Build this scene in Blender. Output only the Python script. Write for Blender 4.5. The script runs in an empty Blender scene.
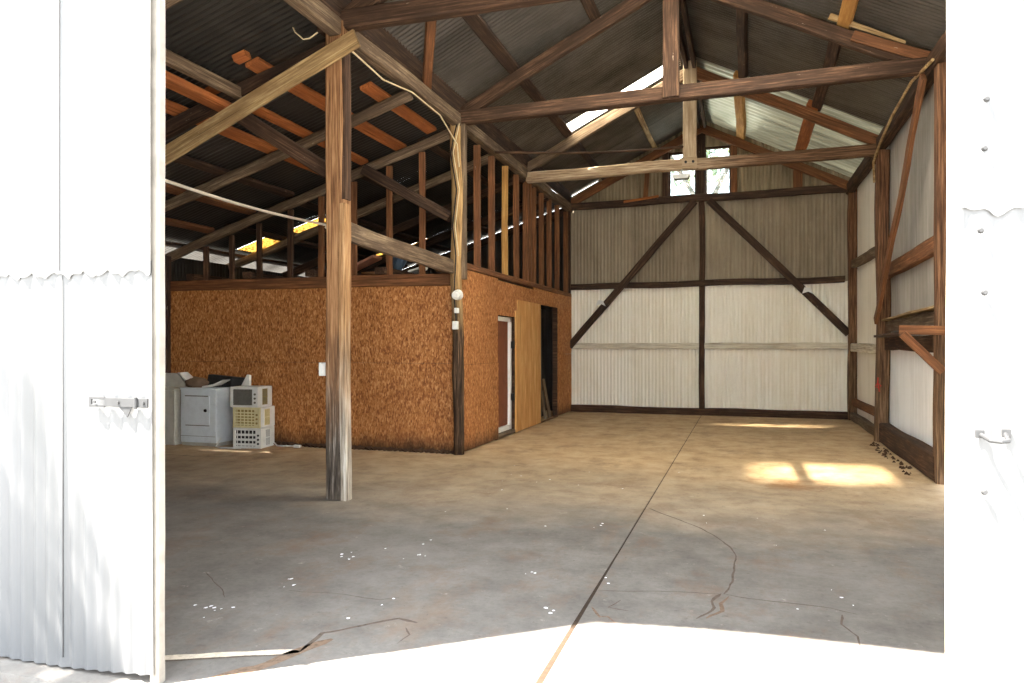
import bpy, bmesh, math, random
from mathutils import Vector, Matrix, noise
random.seed(7)
S = bpy.context.scene
COL = S.collection
V = Vector
# ------------------------------------------------------------------ camera
cam_d = bpy.data.cameras.new('camera'); cam = bpy.data.objects.new('camera', cam_d); COL.objects.link(cam)
cam.location = (0, 0, 1.5); cam.rotation_euler = (math.pi/2, 0, math.radians(17.706))
cam_d.sensor_width = 36; cam_d.lens = 726.7/1024*36; cam_d.shift_y = 3.37/1024
cam_d.clip_start = .05; cam_d.clip_end = 300
S.camera = cam
S.view_settings.view_transform = 'Standard'; S.view_settings.look = 'None'
S.view_settings.gamma = 1; S.view_settings.use_curve_mapping = False
S.view_settings.exposure = 1.1
# ------------------------------------------------------------------ sky and sun
W = bpy.data.worlds.new('sky'); S.world = W; W.use_nodes = True
bgn = W.node_tree.nodes['Background']
bgn.inputs[0].default_value = (.84, .92, 1.0, 1); bgn.inputs[1].default_value = 4.5
sun_d = bpy.data.lights.new('sun', 'SUN'); sun = bpy.data.objects.new('sun', sun_d); COL.objects.link(sun)
sun.location = (-8, -6, 20)
sun.rotation_euler = V((1.3, 1.0, -3.0)).to_track_quat('-Z', 'Y').to_euler()
sun_d.energy = 42.0; sun_d.angle = math.radians(.9); sun_d.color = (1.0, .95, .86)
S.cycles.max_bounces = 12; S.cycles.diffuse_bounces = 7; S.cycles.glossy_bounces = 3
S.cycles.transparent_max_bounces = 8; S.cycles.use_denoising = True
S.cycles.sample_clamp_indirect = 12
# ------------------------------------------------------------------ materials
def lin(r, g, b):
    f = lambda c: (c/255/12.92 if c/255 <= .04045 else ((c/255+.055)/1.055)**2.4)
    return (f(r), f(g), f(b), 1)
class NT:
    def __init__(s, name, rough=.8, metal=0, spec=.3):
        s.m = bpy.data.materials.new(name); s.m.use_nodes = True
        s.t = s.m.node_tree; s.p = s.t.nodes['Principled BSDF']
        s.p.inputs['Roughness'].default_value = rough; s.p.inputs['Metallic'].default_value = metal
        s.p.inputs['Specular IOR Level'].default_value = spec
    def n(s, typ, **k):
        x = s.t.nodes.new(typ)
        for a, b in k.items(): setattr(x, a, b)
        return x
    def l(s, a, b): s.t.links.new(a, b)
    def coords(s, scale=(1, 1, 1), rand=False, src='Object'):
        tc = s.n('ShaderNodeTexCoord'); out = tc.outputs[src]
        if rand:
            oi = s.n('ShaderNodeObjectInfo'); mu = s.n('ShaderNodeMath', operation='MULTIPLY'); mu.inputs[1].default_value = 37.0
            s.l(oi.outputs['Random'], mu.inputs[0]); ad = s.n('ShaderNodeVectorMath', operation='ADD')
            s.l(out, ad.inputs[0]); s.l(mu.outputs[0], ad.inputs[1]); out = ad.outputs[0]
        mp = s.n('ShaderNodeMapping'); mp.inputs['Scale'].default_value = scale; s.l(out, mp.inputs[0])
        return mp.outputs[0]
    def noise(s, vec, scale=5, detail=4, rough=.6):
        x = s.n('ShaderNodeTexNoise'); x.inputs['Scale'].default_value = scale; x.inputs['Detail'].default_value = detail
        x.inputs['Roughness'].default_value = rough; s.l(vec, x.inputs['Vector']); return x.outputs['Fac']
    def ramp(s, fac, stops):
        x = s.n('ShaderNodeValToRGB'); e = x.color_ramp.elements
        while len(e) < len(stops): e.new(.5)
        for el, (p, c) in zip(e, stops): el.position = p; el.color = c
        s.l(fac, x.inputs[0]); return x.outputs[0]
    def mix(s, a, b, fac, mode='MIX'):
        x = s.n('ShaderNodeMix', data_type='RGBA', blend_type=mode)
        for v, i in ((fac, 0), (a, 6), (b, 7)):
            if hasattr(v, 'links'): s.l(v, x.inputs[i])
            else: x.inputs[i].default_value = v
        return x.outputs[2]
    def math(s, op, a, b=None, clamp=False):
        x = s.n('ShaderNodeMath', operation=op, use_clamp=clamp)
        for i, v in ((0, a), (1, b)):
            if v is None: continue
            if hasattr(v, 'links'): s.l(v, x.inputs[i])
            else: x.inputs[i].default_value = v
        return x.outputs[0]
    def sep(s, vec):
        x = s.n('ShaderNodeSeparateXYZ'); s.l(vec, x.inputs[0]); return x.outputs
    def bump(s, h, strength=.4, dist=.01):
        b = s.n('ShaderNodeBump'); b.inputs['Strength'].default_value = strength; b.inputs['Distance'].default_value = dist
        s.l(h, b.inputs['Height']); s.l(b.outputs[0], s.p.inputs['Normal'])
    def col(s, c):
        if hasattr(c, 'links'): s.l(c, s.p.inputs['Base Color'])
        else: s.p.inputs['Base Color'].default_value = c
        return s
def plain(name, c, rough=.6, metal=0, var=.12, scale=9):
    t = NT(name, rough, metal); v = t.coords(rand=True)
    f = t.noise(v, scale, 5)
    t.col(t.mix(c, tuple(x*(1-var*3) for x in c[:3])+(1,), t.ramp(f, [(.45, (0, 0, 0, 1)), (.8, (1, 1, 1, 1))])))
    t.bump(f, .15, .003); return t.m
def wood(name, dark, mid, light, blotch=None, rough=.85, bs=(.35, .62), ax=0):
    def A(a, b): v = [b]*3; v[ax] = a; return tuple(v)
    t = NT(name, rough, 0, .25)
    g = t.noise(t.coords(A(.6, 16), True), 3.0, 6, .65)
    g2 = t.noise(t.coords(A(1.5, 60), True), 2.0, 3)
    f = t.math('ADD', t.math('MULTIPLY', g, .7), t.math('MULTIPLY', g2, .3))
    c = t.ramp(f, [(.36, dark), (.5, mid), (.64, light)])
    if blotch:
        b = t.noise(t.coords(A(1.0, 3.5), True), 1.7, 5, .65)
        c = t.mix(c, blotch, t.ramp(b, [(bs[0], (0, 0, 0, 1)), (bs[1], (.85, .85, .85, 1))]))
    ck = t.noise(t.coords(A(.35, 34), True), 2.2, 3, .5)            # drying cracks along the grain
    c = t.mix(c, lin(26, 19, 15), t.ramp(ck, [(.66, (0, 0, 0, 1)), (.72, (.8, .8, .8, 1))]))
    sp = t.noise(t.coords((5, 22, 22), True), 1.6, 4, .7)              # pale scuffs and droppings
    c = t.mix(c, lin(196, 182, 160), t.ramp(sp, [(.685, (0, 0, 0, 1)), (.74, (.5, .5, .5, 1))]))
    t.col(c); t.bump(f, .5, .006); return t.m
M = {}
M['brown'] = wood('old_brown_timber', lin(38, 26, 20), lin(76, 54, 40), lin(122, 92, 69), lin(50, 36, 27))
M['dark'] = wood('dark_stained_timber', lin(36, 26, 21), lin(70, 52, 40), lin(112, 86, 66), lin(48, 36, 30))
M['red'] = wood('reddish_timber', lin(72, 44, 28), lin(122, 79, 50), lin(166, 113, 73), lin(94, 63, 42))
M['orange'] = wood('orange_board', lin(118, 64, 32), lin(172, 98, 50), lin(204, 130, 74), lin(136, 80, 46))
M['pale'] = wood('pale_weathered_timber', lin(104, 82, 54), lin(172, 142, 98), lin(216, 192, 146), lin(124, 98, 66))
M['grey'] = wood('grey_weathered_timber', lin(66, 53, 42), lin(116, 96, 76), lin(168, 146, 118), lin(84, 68, 54))
M['yellow'] = wood('yellow_new_timber', lin(150, 108, 56), lin(198, 150, 84), lin(224, 184, 118), lin(168, 120, 66))
M['white_board'] = wood('whitewashed_timber', lin(150, 140, 122), lin(204, 196, 176), lin(226, 220, 204), lin(170, 158, 136), bs=(.5, .8))
def two_tone(name, lowc, upc, z0, z1):
    """timber post whose weathered lower end has another colour (bleached or rotten)"""
    t = NT(name, .88, 0, .2)
    g = t.noise(t.coords((.8, 18, 18), True), 2.6, 6, .65)
    a = t.ramp(g, [(.34, lowc[0]), (.52, lowc[1]), (.68, lowc[2])]); b = t.ramp(g, [(.34, upc[0]), (.5, upc[1]), (.68, upc[2])])
    x = t.sep(t.coords())[0]; nz = t.noise(t.coords((1.5, 6, 6)), 2, 4)
    h = t.math('ADD', x, t.math('MULTIPLY', t.math('SUBTRACT', nz, .5), 1.2))
    k = t.n('ShaderNodeMapRange'); k.inputs[1].default_value = z0; k.inputs[2].default_value = z1; t.l(h, k.inputs[0])
    t.col(t.mix(a, b, k.outputs[0])); t.bump(g, .6, .008); return t.m
M['post_a'] = two_tone('post_bleached_foot', (lin(38, 32, 28), lin(92, 82, 72), lin(170, 160, 150)), (lin(88, 58, 36), lin(138, 100, 68), lin(178, 138, 98)), .5, 1.6)
M['post_plank'] = two_tone('plank_bleached_foot', (lin(96, 86, 74), lin(172, 160, 144), lin(216, 208, 196)), (lin(112, 82, 54), lin(160, 122, 84), lin(198, 160, 118)), .6, 1.7)
M['post_b'] = two_tone('post_blackened_foot', (lin(30, 24, 20), lin(66, 50, 38), lin(122, 96, 72)), (lin(104, 82, 54), lin(166, 132, 88), lin(198, 164, 116)), 1.6, 2.4)
M['post_r'] = two_tone('post_brown_grey_foot', (lin(52, 38, 28), lin(102, 78, 57), lin(150, 122, 94)), (lin(58, 38, 27), lin(98, 68, 48), lin(140, 103, 76)), 1.0, 2.2)
M['pale_warm'] = wood('pale_planed_timber', lin(128, 106, 84), lin(186, 164, 134), lin(220, 204, 178), lin(150, 126, 98))
M['tie_e'] = two_tone('tie_beam_half_bleached', (lin(112, 90, 70), lin(168, 144, 116), lin(206, 188, 160)), (lin(56, 40, 30), lin(100, 74, 54), lin(146, 112, 84)), 2.7, 3.9)  # pale left part has the skylight's light painted into the timber colour

def corr(name, base, dirt, metal, rough, streak=.5, sheetw=.76, spec=.4, rustc=None, lo=.35, hi=.7, flip=None):
    t = NT(name, rough, metal, spec)
    v = t.coords((1, 1, 1)); st = t.noise(t.coords((7, .5, 1)), 1.6, 5, .65); bl = t.noise(t.coords((1, .8, 1)), 1.5, 6, .65)
    s = t.sep(v); idx = t.math('FLOOR', t.math('DIVIDE', s[0], sheetw))
    wn = t.n('ShaderNodeTexWhiteNoise', noise_dimensions='1D'); t.l(idx, wn.inputs['W'])
    f = t.math('ADD', t.math('MULTIPLY', st, streak), t.math('MULTIPLY', bl, 1-streak))
    f = t.math('ADD', f, t.math('MULTIPLY', t.math('SUBTRACT', wn.outputs[0], .5), .16))
    c = t.mix(base, dirt, t.ramp(f, [(lo, (0, 0, 0, 1)), (hi, (1, 1, 1, 1))]))
    if rustc:
        r = t.noise(t.coords((3, 1.2, 1)), 2.3, 6, .7); c = t.mix(c, rustc, t.ramp(r, [(.6, (0, 0, 0, 1)), (.75, (.8, .8, .8, 1))]))
    t.col(c); return t.m
M['roof'] = corr('old_galvanized_roofing', lin(104, 99, 93), lin(60, 56, 52), .55, .42, .35)
M['roof_new'] = corr('newer_galvanized_roofing', lin(150, 146, 134), lin(108, 104, 92), .6, .38, .35)
M['roof_lean'] = corr('lean_to_galvanized_roofing', lin(64, 60, 56), lin(38, 35, 32), .35, .55, .35)
M['wall_up'] = corr('bare_dusty_sheet', lin(158, 145, 124), lin(120, 106, 86), .1, .65, .6, rustc=lin(160, 148, 126))
M['wall_lo'] = corr('white_painted_sheet', lin(243, 239, 226), lin(222, 213, 190), 0, .55, .6, lo=.42, hi=.8)
M['wall_gab'] = corr('bare_gable_sheet', lin(160, 146, 118), lin(104, 88, 66), .2, .6, .7)
M['wall_rgrey'] = corr('grey_side_sheet', lin(166, 160, 152), lin(130, 124, 116), .15, .6, .7)
M['wall_rwhite'] = corr('cream_side_sheet', lin(228, 222, 208), lin(200, 192, 174), 0, .6, .6, lo=.45, hi=.8)
M['wall_rblue'] = corr('white_side_sheet', lin(228, 230, 232), lin(200, 202, 204), 0, .55, .6, lo=.45, hi=.8)
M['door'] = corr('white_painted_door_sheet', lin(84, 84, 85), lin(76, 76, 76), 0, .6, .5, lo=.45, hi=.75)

def osb(name, chips):
    t = NT(name, .75, 0, .25)
    cs = []
    for ang, sc in ((.5, 1.0), (-.7, 1.25), (1.45, .9)):
        tc = t.n('ShaderNodeTexCoord'); mp = t.n('ShaderNodeMapping'); mp.inputs['Rotation'].default_value = (ang, ang, ang)
        mp.inputs['Scale'].default_value = (40*sc, 40*sc, 16*sc)
        t.l(tc.outputs['Object'], mp.inputs[0]); vo = t.n('ShaderNodeTexVoronoi'); vo.inputs['Scale'].default_value = 1.6; t.l(mp.outputs[0], vo.inputs['Vector'])
        cs.append(t.sep(vo.outputs['Color'])[0])
    f = t.math('ADD', t.math('MULTIPLY', cs[0], .45), t.math('ADD', t.math('MULTIPLY', cs[1], .3), t.math('MULTIPLY', cs[2], .25)))
    c = t.ramp(f, chips)
    big = t.noise(t.coords((1, 1, .6)), .9, 4); c = t.mix(c, chips[0][1], t.ramp(big, [(.5, (0, 0, 0, 1)), (.85, (.5, .5, .5, 1))]))
    # splash of mud that has soaked into the lowest hand's breadth of the board
    z = t.sep(t.coords())[2]; nz = t.noise(t.coords((3, 3, 1)), 1.4, 5)
    h = t.math('ADD', z, t.math('MULTIPLY', t.math('SUBTRACT', nz, .5), .35))
    k = t.n('ShaderNodeMapRange'); k.inputs[1].default_value = .02; k.inputs[2].default_value = .26; k.inputs[3].default_value = .85; k.inputs[4].default_value = 0; t.l(h, k.inputs[0])
    c = t.mix(c, lin(62, 42, 28), k.outputs[0])
    t.col(c); t.bump(f, .25, .003); return t.m
M['osb'] = osb('strand_board', [(.2, lin(122, 72, 38)), (.45, lin(166, 108, 60)), (.62, lin(182, 122, 72)), (.82, lin(208, 154, 100))])
M['ply_up'] = wood('upright_pale_plywood', lin(172, 118, 64), lin(214, 164, 102), lin(232, 192, 132), lin(184, 130, 72), ax=2)
M['ply'] = wood('pale_plywood', lin(176, 122, 66), lin(206, 156, 94), lin(226, 184, 124), lin(190, 138, 78))

def concrete():
    t = NT('dusty_concrete', .8, 0, .25)
    v = t.coords(); s = t.sep(v)
    n1 = t.noise(v, .55, 8, .62); n2 = t.noise(v, 3.0, 8, .7); n3 = t.noise(v, 26, 6, .7); st = t.noise(t.coords((1, .35, 1)), 1.3, 7, .7)
    g = t.ramp(t.math('ADD', t.math('MULTIPLY', n1, .45), t.math('ADD', t.math('MULTIPLY', n2, .35), t.math('MULTIPLY', n3, .2))),
               [(.36, lin(84, 79, 75)), (.5, lin(110, 105, 100)), (.64, lin(132, 127, 122))])
    tan = t.ramp(n2, [(.3, lin(158, 128, 92)), (.5, lin(188, 160, 122)), (.72, lin(204, 180, 144))])
    # brown dust lies thicker towards the back of the shed
    k = t.n('ShaderNodeMapRange'); k.inputs[1].default_value = 5.6; k.inputs[2].default_value = 9.6
    t.l(t.math('ADD', s[1], t.math('MULTIPLY', t.math('SUBTRACT', n1, .5), 4.0)), k.inputs[0])
    c = t.mix(g, tan, t.math('MULTIPLY', k.outputs[0], .9))
    c = t.mix(c, lin(120, 92, 66), t.ramp(st, [(.56, (0, 0, 0, 1)), (.74, (.55, .55, .55, 1))]))
    # one soaked-in oil stain on the right hand bay
    d = t.n('ShaderNodeVectorMath', operation='DISTANCE'); t.l(t.coords((1, 1.0, 1)), d.inputs[0]); d.inputs[1].default_value = (.45, 8.35, 0)
    dd = t.math('ADD', d.outputs['Value'], t.math('MULTIPLY', n2, 1.1))
    c = t.mix(c, lin(132, 88, 48), t.ramp(dd, [(.5, (.75, .75, .75, 1)), (.98, (0, 0, 0, 1))]))
    b1 = t.noise(t.coords((1.0, .7, 1)), 2.1, 9, .74); b2 = t.noise(t.coords((1, 1, 1)), 7.5, 7, .75)
    c = t.mix(c, lin(112, 88, 70), t.ramp(b1, [(.52, (0, 0, 0, 1)), (.68, (.55, .55, .55, 1))]))       # trodden-in brown dirt
    c = t.mix(c, lin(74, 64, 58), t.ramp(b2, [(.60, (0, 0, 0, 1)), (.72, (.55, .55, .55, 1))]))        # small dark stains
    c = t.mix(c, lin(186, 178, 166), t.ramp(b2, [(.28, (.5, .5, .5, 1)), (.38, (0, 0, 0, 1))]))        # scraped pale spots
    c = t.mix(c, lin(80, 70, 62), t.ramp(n3, [(.60, (0, 0, 0, 1)), (.68, (.6, .6, .6, 1))]))
    t.col(c); t.bump(t.math('ADD', n2, n3), .18, .006); return t.m
M['concrete'] = concrete()
M['groove'] = plain('joint_dirt', lin(50, 37, 25), .95, 0, .2, 30)
M['crack'] = plain('crack_dirt', lin(92, 80, 70), .95, 0, .2, 40)
M['mortar'] = plain('crack_filler', lin(196, 182, 164), .95, 0, .15, 40)
M['rustdirt'] = plain('brown_crack_dirt', lin(112, 92, 76), .95, 0, .2, 40)
M['splash'] = plain('white_paint_splash', lin(236, 238, 242), .6, 0, .03)
def gravel(name='pale_gravel', k=1):
    t = NT(name, .95, 0, .2); v = t.coords()
    n = t.noise(v, 60, 5, .8); b = t.noise(v, 7, 5, .7)
    t.col(t.mix(t.ramp(n, [(.35, lin(96, 94, 92)), (.5, lin(178, 175, 170)), (.62, lin(214, 212, 208))]), lin(150, 140, 122), t.ramp(b, [(.5, (0, 0, 0, 1)), (.7, (.6, .6, .6, 1))])))
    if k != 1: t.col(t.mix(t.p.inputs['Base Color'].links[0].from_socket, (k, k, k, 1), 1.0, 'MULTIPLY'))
    t.bump(n, .8, .02); return t.m
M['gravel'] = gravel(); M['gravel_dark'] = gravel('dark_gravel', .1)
M['door_edge'] = plain('painted_door_edge', lin(132, 126, 118), .6)
M['seam_grey'] = plain('seam_dirt', lin(60, 60, 60), .7)
M['dark_iron'] = plain('dark_zinc', lin(44, 44, 45), .6, 0)
M['enamel'] = plain('white_enamel', lin(214, 220, 224), .35, 0, .05)
M['enamel_cream'] = plain('cream_plastic', lin(216, 206, 162), .5, 0, .08)
M['enamel_white'] = plain('white_plastic', lin(222, 222, 218), .5, 0, .06)
M['enamel_old'] = plain('aged_enamel', lin(186, 182, 170), .45, 0, .08)
M['grille_grey'] = plain('grey_grille', lin(112, 108, 100), .6)
M['grille_tan'] = plain('tan_grille', lin(150, 132, 78), .6)
M['dark_plastic'] = plain('dark_plastic', lin(46, 46, 48), .5)
M['black'] = plain('black_iron', lin(24, 22, 22), .6)
M['steel'] = plain('dull_steel', lin(176, 176, 172), .45, .5)
M['white_paint'] = plain('white_gloss_paint', lin(232, 230, 224), .4, 0, .05)
M['darksteel'] = plain('dark_rod', lin(62, 48, 40), .7)
M['cloth'] = plain('brown_sacking', lin(118, 96, 78), .95)
M['paper'] = plain('white_paper', lin(226, 226, 222), .8, 0, .04)
M['cardboard'] = plain('cardboard', lin(150, 108, 70), .9)
M['blue'] = plain('blue_grey_plastic', lin(74, 92, 110), .5)
M['pink'] = plain('faded_pink_board', lin(190, 132, 110), .8)
M['redcord'] = plain('red_cord', lin(170, 50, 40), .7)
M['wire'] = plain('pale_wire', lin(208, 190, 154), .6)
M['rope'] = plain('white_cord', lin(222, 212, 196), .7, 0, .05)
M['soil'] = plain('dry_soil', lin(72, 50, 34), 1, 0, .2, 30)
M['brownpanel'] = plain('brown_door_panel', lin(120, 66, 40), .7)
M['bark'] = plain('bark', lin(92, 76, 62), .95, 0, .2, 20)
def translucent(name, c, clear, spots=None, glow=None):
    m = bpy.data.materials.new(name); m.use_nodes = True; t = m.node_tree; t.nodes.clear()
    o = t.nodes.new('ShaderNodeOutputMaterial'); tr = t.nodes.new('ShaderNodeBsdfTranslucent'); di = t.nodes.new('ShaderNodeBsdfDiffuse')
    tp = t.nodes.new('ShaderNodeBsdfTransparent'); tp.inputs[0].default_value = c
    a = t.nodes.new('ShaderNodeMixShader'); a.inputs[0].default_value = .25
    b = t.nodes.new('ShaderNodeMixShader'); b.inputs[0].default_value = clear
    for n in (tr, di): n.inputs[0].default_value = c
    if clear > .2 and not spots:            # clearness fades towards the edges, put in to soften the light pools below
        g = t.nodes.new('ShaderNodeTexCoord'); sx = t.nodes.new('ShaderNodeSeparateXYZ'); t.links.new(g.outputs['Generated'], sx.inputs[0])
        def mt(op, u, v):
            q = t.nodes.new('ShaderNodeMath'); q.operation = op; q.use_clamp = True
            for k, w_ in enumerate((u, v)):
                if hasattr(w_, 'links'): t.links.new(w_, q.inputs[k])
                else: q.inputs[k].default_value = w_
            return q.outputs[0]
        ex = mt('MULTIPLY', mt('MULTIPLY', sx.outputs[0], mt('SUBTRACT', 1, sx.outputs[0])), 4.0); ey = mt('MULTIPLY', mt('MULTIPLY', sx.outputs[1], mt('SUBTRACT', 1, sx.outputs[1])), 4.0)
        gn = t.nodes.new('ShaderNodeTexNoise'); gn.inputs['Scale'].default_value = 3.0; gn.inputs['Detail'].default_value = 3; t.links.new(g.outputs['Object'], gn.inputs['Vector'])
        t.links.new(mt('MULTIPLY', mt('MULTIPLY', ex, ey), mt('MULTIPLY', mt('ADD', gn.outputs['Fac'], .15), clear)), b.inputs[0])
    if spots:
        tc = t.nodes.new('ShaderNodeTexCoord'); nz = t.nodes.new('ShaderNodeTexNoise'); nz.inputs['Scale'].default_value = spots[0]; nz.inputs['Detail'].default_value = 5
        t.links.new(tc.outputs['Object'], nz.inputs['Vector']); r = t.nodes.new('ShaderNodeValToRGB')
        e = r.color_ramp.elements; e[0].position = .4; e[0].color = spots[1]; e[1].position = .6; e[1].color = c
        t.links.new(nz.outputs['Fac'], r.inputs[0]); t.links.new(r.outputs[0], tr.inputs[0]); t.links.new(r.outputs[0], tp.inputs[0])
    t.links.new(tr.outputs[0], a.inputs[1]); t.links.new(di.outputs[0], a.inputs[2])
    t.links.new(a.outputs[0], b.inputs[1]); t.links.new(tp.outputs[0], b.inputs[2]); t.links.new(b.outputs[0], o.inputs[0]); return m
M['skylight'] = translucent('clear_fibreglass', (.95, .90, .76, 1), .4)
M['milky'] = translucent('milky_fibreglass', (.95, .93, .86, 1), 0)
M['yellow_fg'] = translucent('yellowed_fibreglass', (.17, .085, .014, 1), .0, (26, (.022, .010, .002, 1)))
M['dusty_glass'] = translucent('dusty_glass', (.92, .96, .95, 1), .94, (9, (.55, .62, .6, 1)))
def leafm(name, a, b):
    t = NT(name, .55, 0, .3); f = t.noise(t.coords(), 2.5, 3); t.col(t.ramp(f, [(.35, a), (.65, b)])); return t.m
M['leaf'] = leafm('green_leaf', lin(52, 74, 28), lin(104, 122, 54))

# ------------------------------------------------------------------ helpers
WM = {}                                             # world matrices of roots
def link(name, me, mat, parent=None, mw=None):
    o = bpy.data.objects.new(name, me); COL.objects.link(o)
    for m in (mat if isinstance(mat, (list, tuple)) else [mat]): me.materials.append(m)
    mw = mw or Matrix.Identity(4)
    WM[o.name] = mw
    if parent is not None:
        o.parent = parent; o.matrix_basis = WM[parent.name].inverted() @ mw
    else: o.matrix_basis = mw
    return o
def tag(o, label=None, cat=None, group=None, kind=None):
    if label: o['label'] = label
    if cat: o['category'] = cat
    if group: o['group'] = group
    if kind: o['kind'] = kind
    return o
def empty(name, loc, label, cat, group=None, kind=None, rz=0):
    o = bpy.data.objects.new(name, None); COL.objects.link(o); o.empty_display_size = .1
    mw = Matrix.Translation(V(loc)) @ Matrix.Rotation(rz, 4, 'Z'); WM[o.name] = mw; o.matrix_basis = mw
    return tag(o, label, cat, group, kind)
def frame(p0, p1, up=(0, 0, 1)):
    p0, p1 = V(p0), V(p1); x = (p1-p0).normalized(); u = V(up)
    if abs(x.dot(u)) > .98: u = V((0, 1, 0))
    y = u.cross(x).normalized(); z = x.cross(y)
    m = Matrix.Identity(4)
    for i in range(3): m[i][0], m[i][1], m[i][2], m[i][3] = x[i], y[i], z[i], p0[i]
    return m, (p1-p0).length
def beam_mesh(L, w, h, warp=.006, round_=False, sag=0, seed=None, taper=1, rough=.5):
    bm = bmesh.new(); n = max(2, int(L/.22)); sd = random.random()*90 if seed is None else seed
    b = min(w, h)*.12
    if round_: prof = [(.5*w*math.cos(a*math.pi/5), .5*h*math.sin(a*math.pi/5)) for a in range(10)]
    else:
        a, c = w/2, h/2
        prof = [(-a+b, -c), (a-b, -c), (a, -c+b), (a, c-b), (a-b, c), (-a+b, c), (-a, c-b), (-a, -c+b)]
    rings = []
    for i in range(n+1):
        t = i/n; x = L*t; k = 1+(taper-1)*t
        oy = (noise.noise(V((x*.7, sd, 0))))*warp*2; oz = noise.noise(V((x*.7, 0, sd)))*warp*2 - sag*math.sin(math.pi*t)
        ring = []
        for j, (y, z) in enumerate(prof):
            q = noise.noise(V((x*2.3, sd+j*1.7, 3)))*warp*rough
            xe = (noise.noise(V((sd, j*2.1, i)))*.012 if i in (0, n) else 0)
            ring.append(bm.verts.new((x+xe, y*k+oy+q, z*k+oz+q)))
        rings.append(ring)
    m = len(prof)
    for r0, r1 in zip(rings, rings[1:]):
        for j in range(m): bm.faces.new((r0[j], r0[(j+1) % m], r1[(j+1) % m], r1[j]))
    bm.faces.new(rings[0][::-1]); bm.faces.new(rings[-1])
    bm.normal_update(); me = bpy.data.meshes.new('beam'); bm.to_mesh(me); bm.free()
    if round_: me.polygons.foreach_set('use_smooth', [True]*len(me.polygons))
    return me
def beam(name, p0, p1, w, h, mat, label=None, cat=None, group=None, parent=None, up=(0, 0, 1), kind=None, **k):
    mw, L = frame(p0, p1, up)
    o = link(name, beam_mesh(L, w, h, **k), M[mat], parent, mw)
    return tag(o, label, cat, group, kind)
class MB:
    """collects shapes (world coordinates) into ONE mesh object"""
    def __init__(s): s.bm = bmesh.new(); s.mi = 0
    def _add(s, vs, fs):
        v = [s.bm.verts.new(p) for p in vs]
        for f in fs:
            try: fc = s.bm.faces.new([v[i] for i in f]); fc.material_index = s.mi
            except ValueError: pass
    def box(s, a, b, bev=0, mat=None):
        t = bmesh.new(); a, b = V(a), V(b); c = (a+b)/2; d = b-a
        bmesh.ops.create_cube(t, size=1, matrix=Matrix.Translation(c) @ Matrix.Diagonal((abs(d.x), abs(d.y), abs(d.z), 1)))
        if bev: bmesh.ops.bevel(t, geom=t.edges[:]+t.verts[:], offset=bev, segments=2, affect='EDGES', profile=.6)
        if mat: t.transform(mat)
        t.verts.index_update(); s._add([v.co.copy() for v in t.verts], [[v.index for v in f.verts] for f in t.faces]); t.free(); return s
    def tube(s, pts, r, n=8, closed=False):
        pts = [V(p) for p in pts]; rr = r if isinstance(r, (list, tuple)) else [r]*len(pts); vs = []; fs = []
        prev = V((0, 0, 1))
        for i, p in enumerate(pts):
            if closed: d = pts[(i+1) % len(pts)]-pts[i-1]
            else: d = pts[min(i+1, len(pts)-1)]-pts[max(i-1, 0)]
            d.normalize(); u = prev-d*prev.dot(d)
            if u.length < 1e-3: u = d.orthogonal()
            u.normalize(); prev = u; w = d.cross(u)
            for k in range(n):
                a = 2*math.pi*k/n; vs.append(p+(u*math.cos(a)+w*math.sin(a))*rr[i])
        m = len(pts)
        for i in range(m if closed else m-1):
            for k in range(n): fs.append([i*n+k, i*n+(k+1) % n, ((i+1) % m)*n+(k+1) % n, ((i+1) % m)*n+k])
        if not closed: fs += [list(range(n))[::-1], [(m-1)*n+k for k in range(n)]]
        s._add(vs, fs); return s
    def poly(s, pts): s._add([V(p) for p in pts], [list(range(len(pts)))]); return s
    def prism(s, pts, d):
        d = V(d); n = len(pts); a = [V(p) for p in pts]; s._add(a+[p+d for p in a], [list(range(n)), list(range(2*n-1, n-1, -1))]+[[i, (i+1) % n, n+(i+1) % n, n+i] for i in range(n)]); return s
    def build(s, name, mat, parent=None, origin=None, smooth=False):
        mw = Matrix.Translation(V(origin)) if origin is not None else (WM[parent.name].copy() if parent is not None else Matrix.Identity(4))
        s.bm.transform(mw.inverted()); bmesh.ops.recalc_face_normals(s.bm, faces=s.bm.faces[:])
        me = bpy.data.meshes.new(name); s.bm.to_mesh(me); s.bm.free()
        if smooth: me.polygons.foreach_set('use_smooth', [True]*len(me.polygons))
        ms = [M[x] for x in mat] if isinstance(mat, (list, tuple)) else M[mat]
        return link(name, me, ms, parent, mw)
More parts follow.
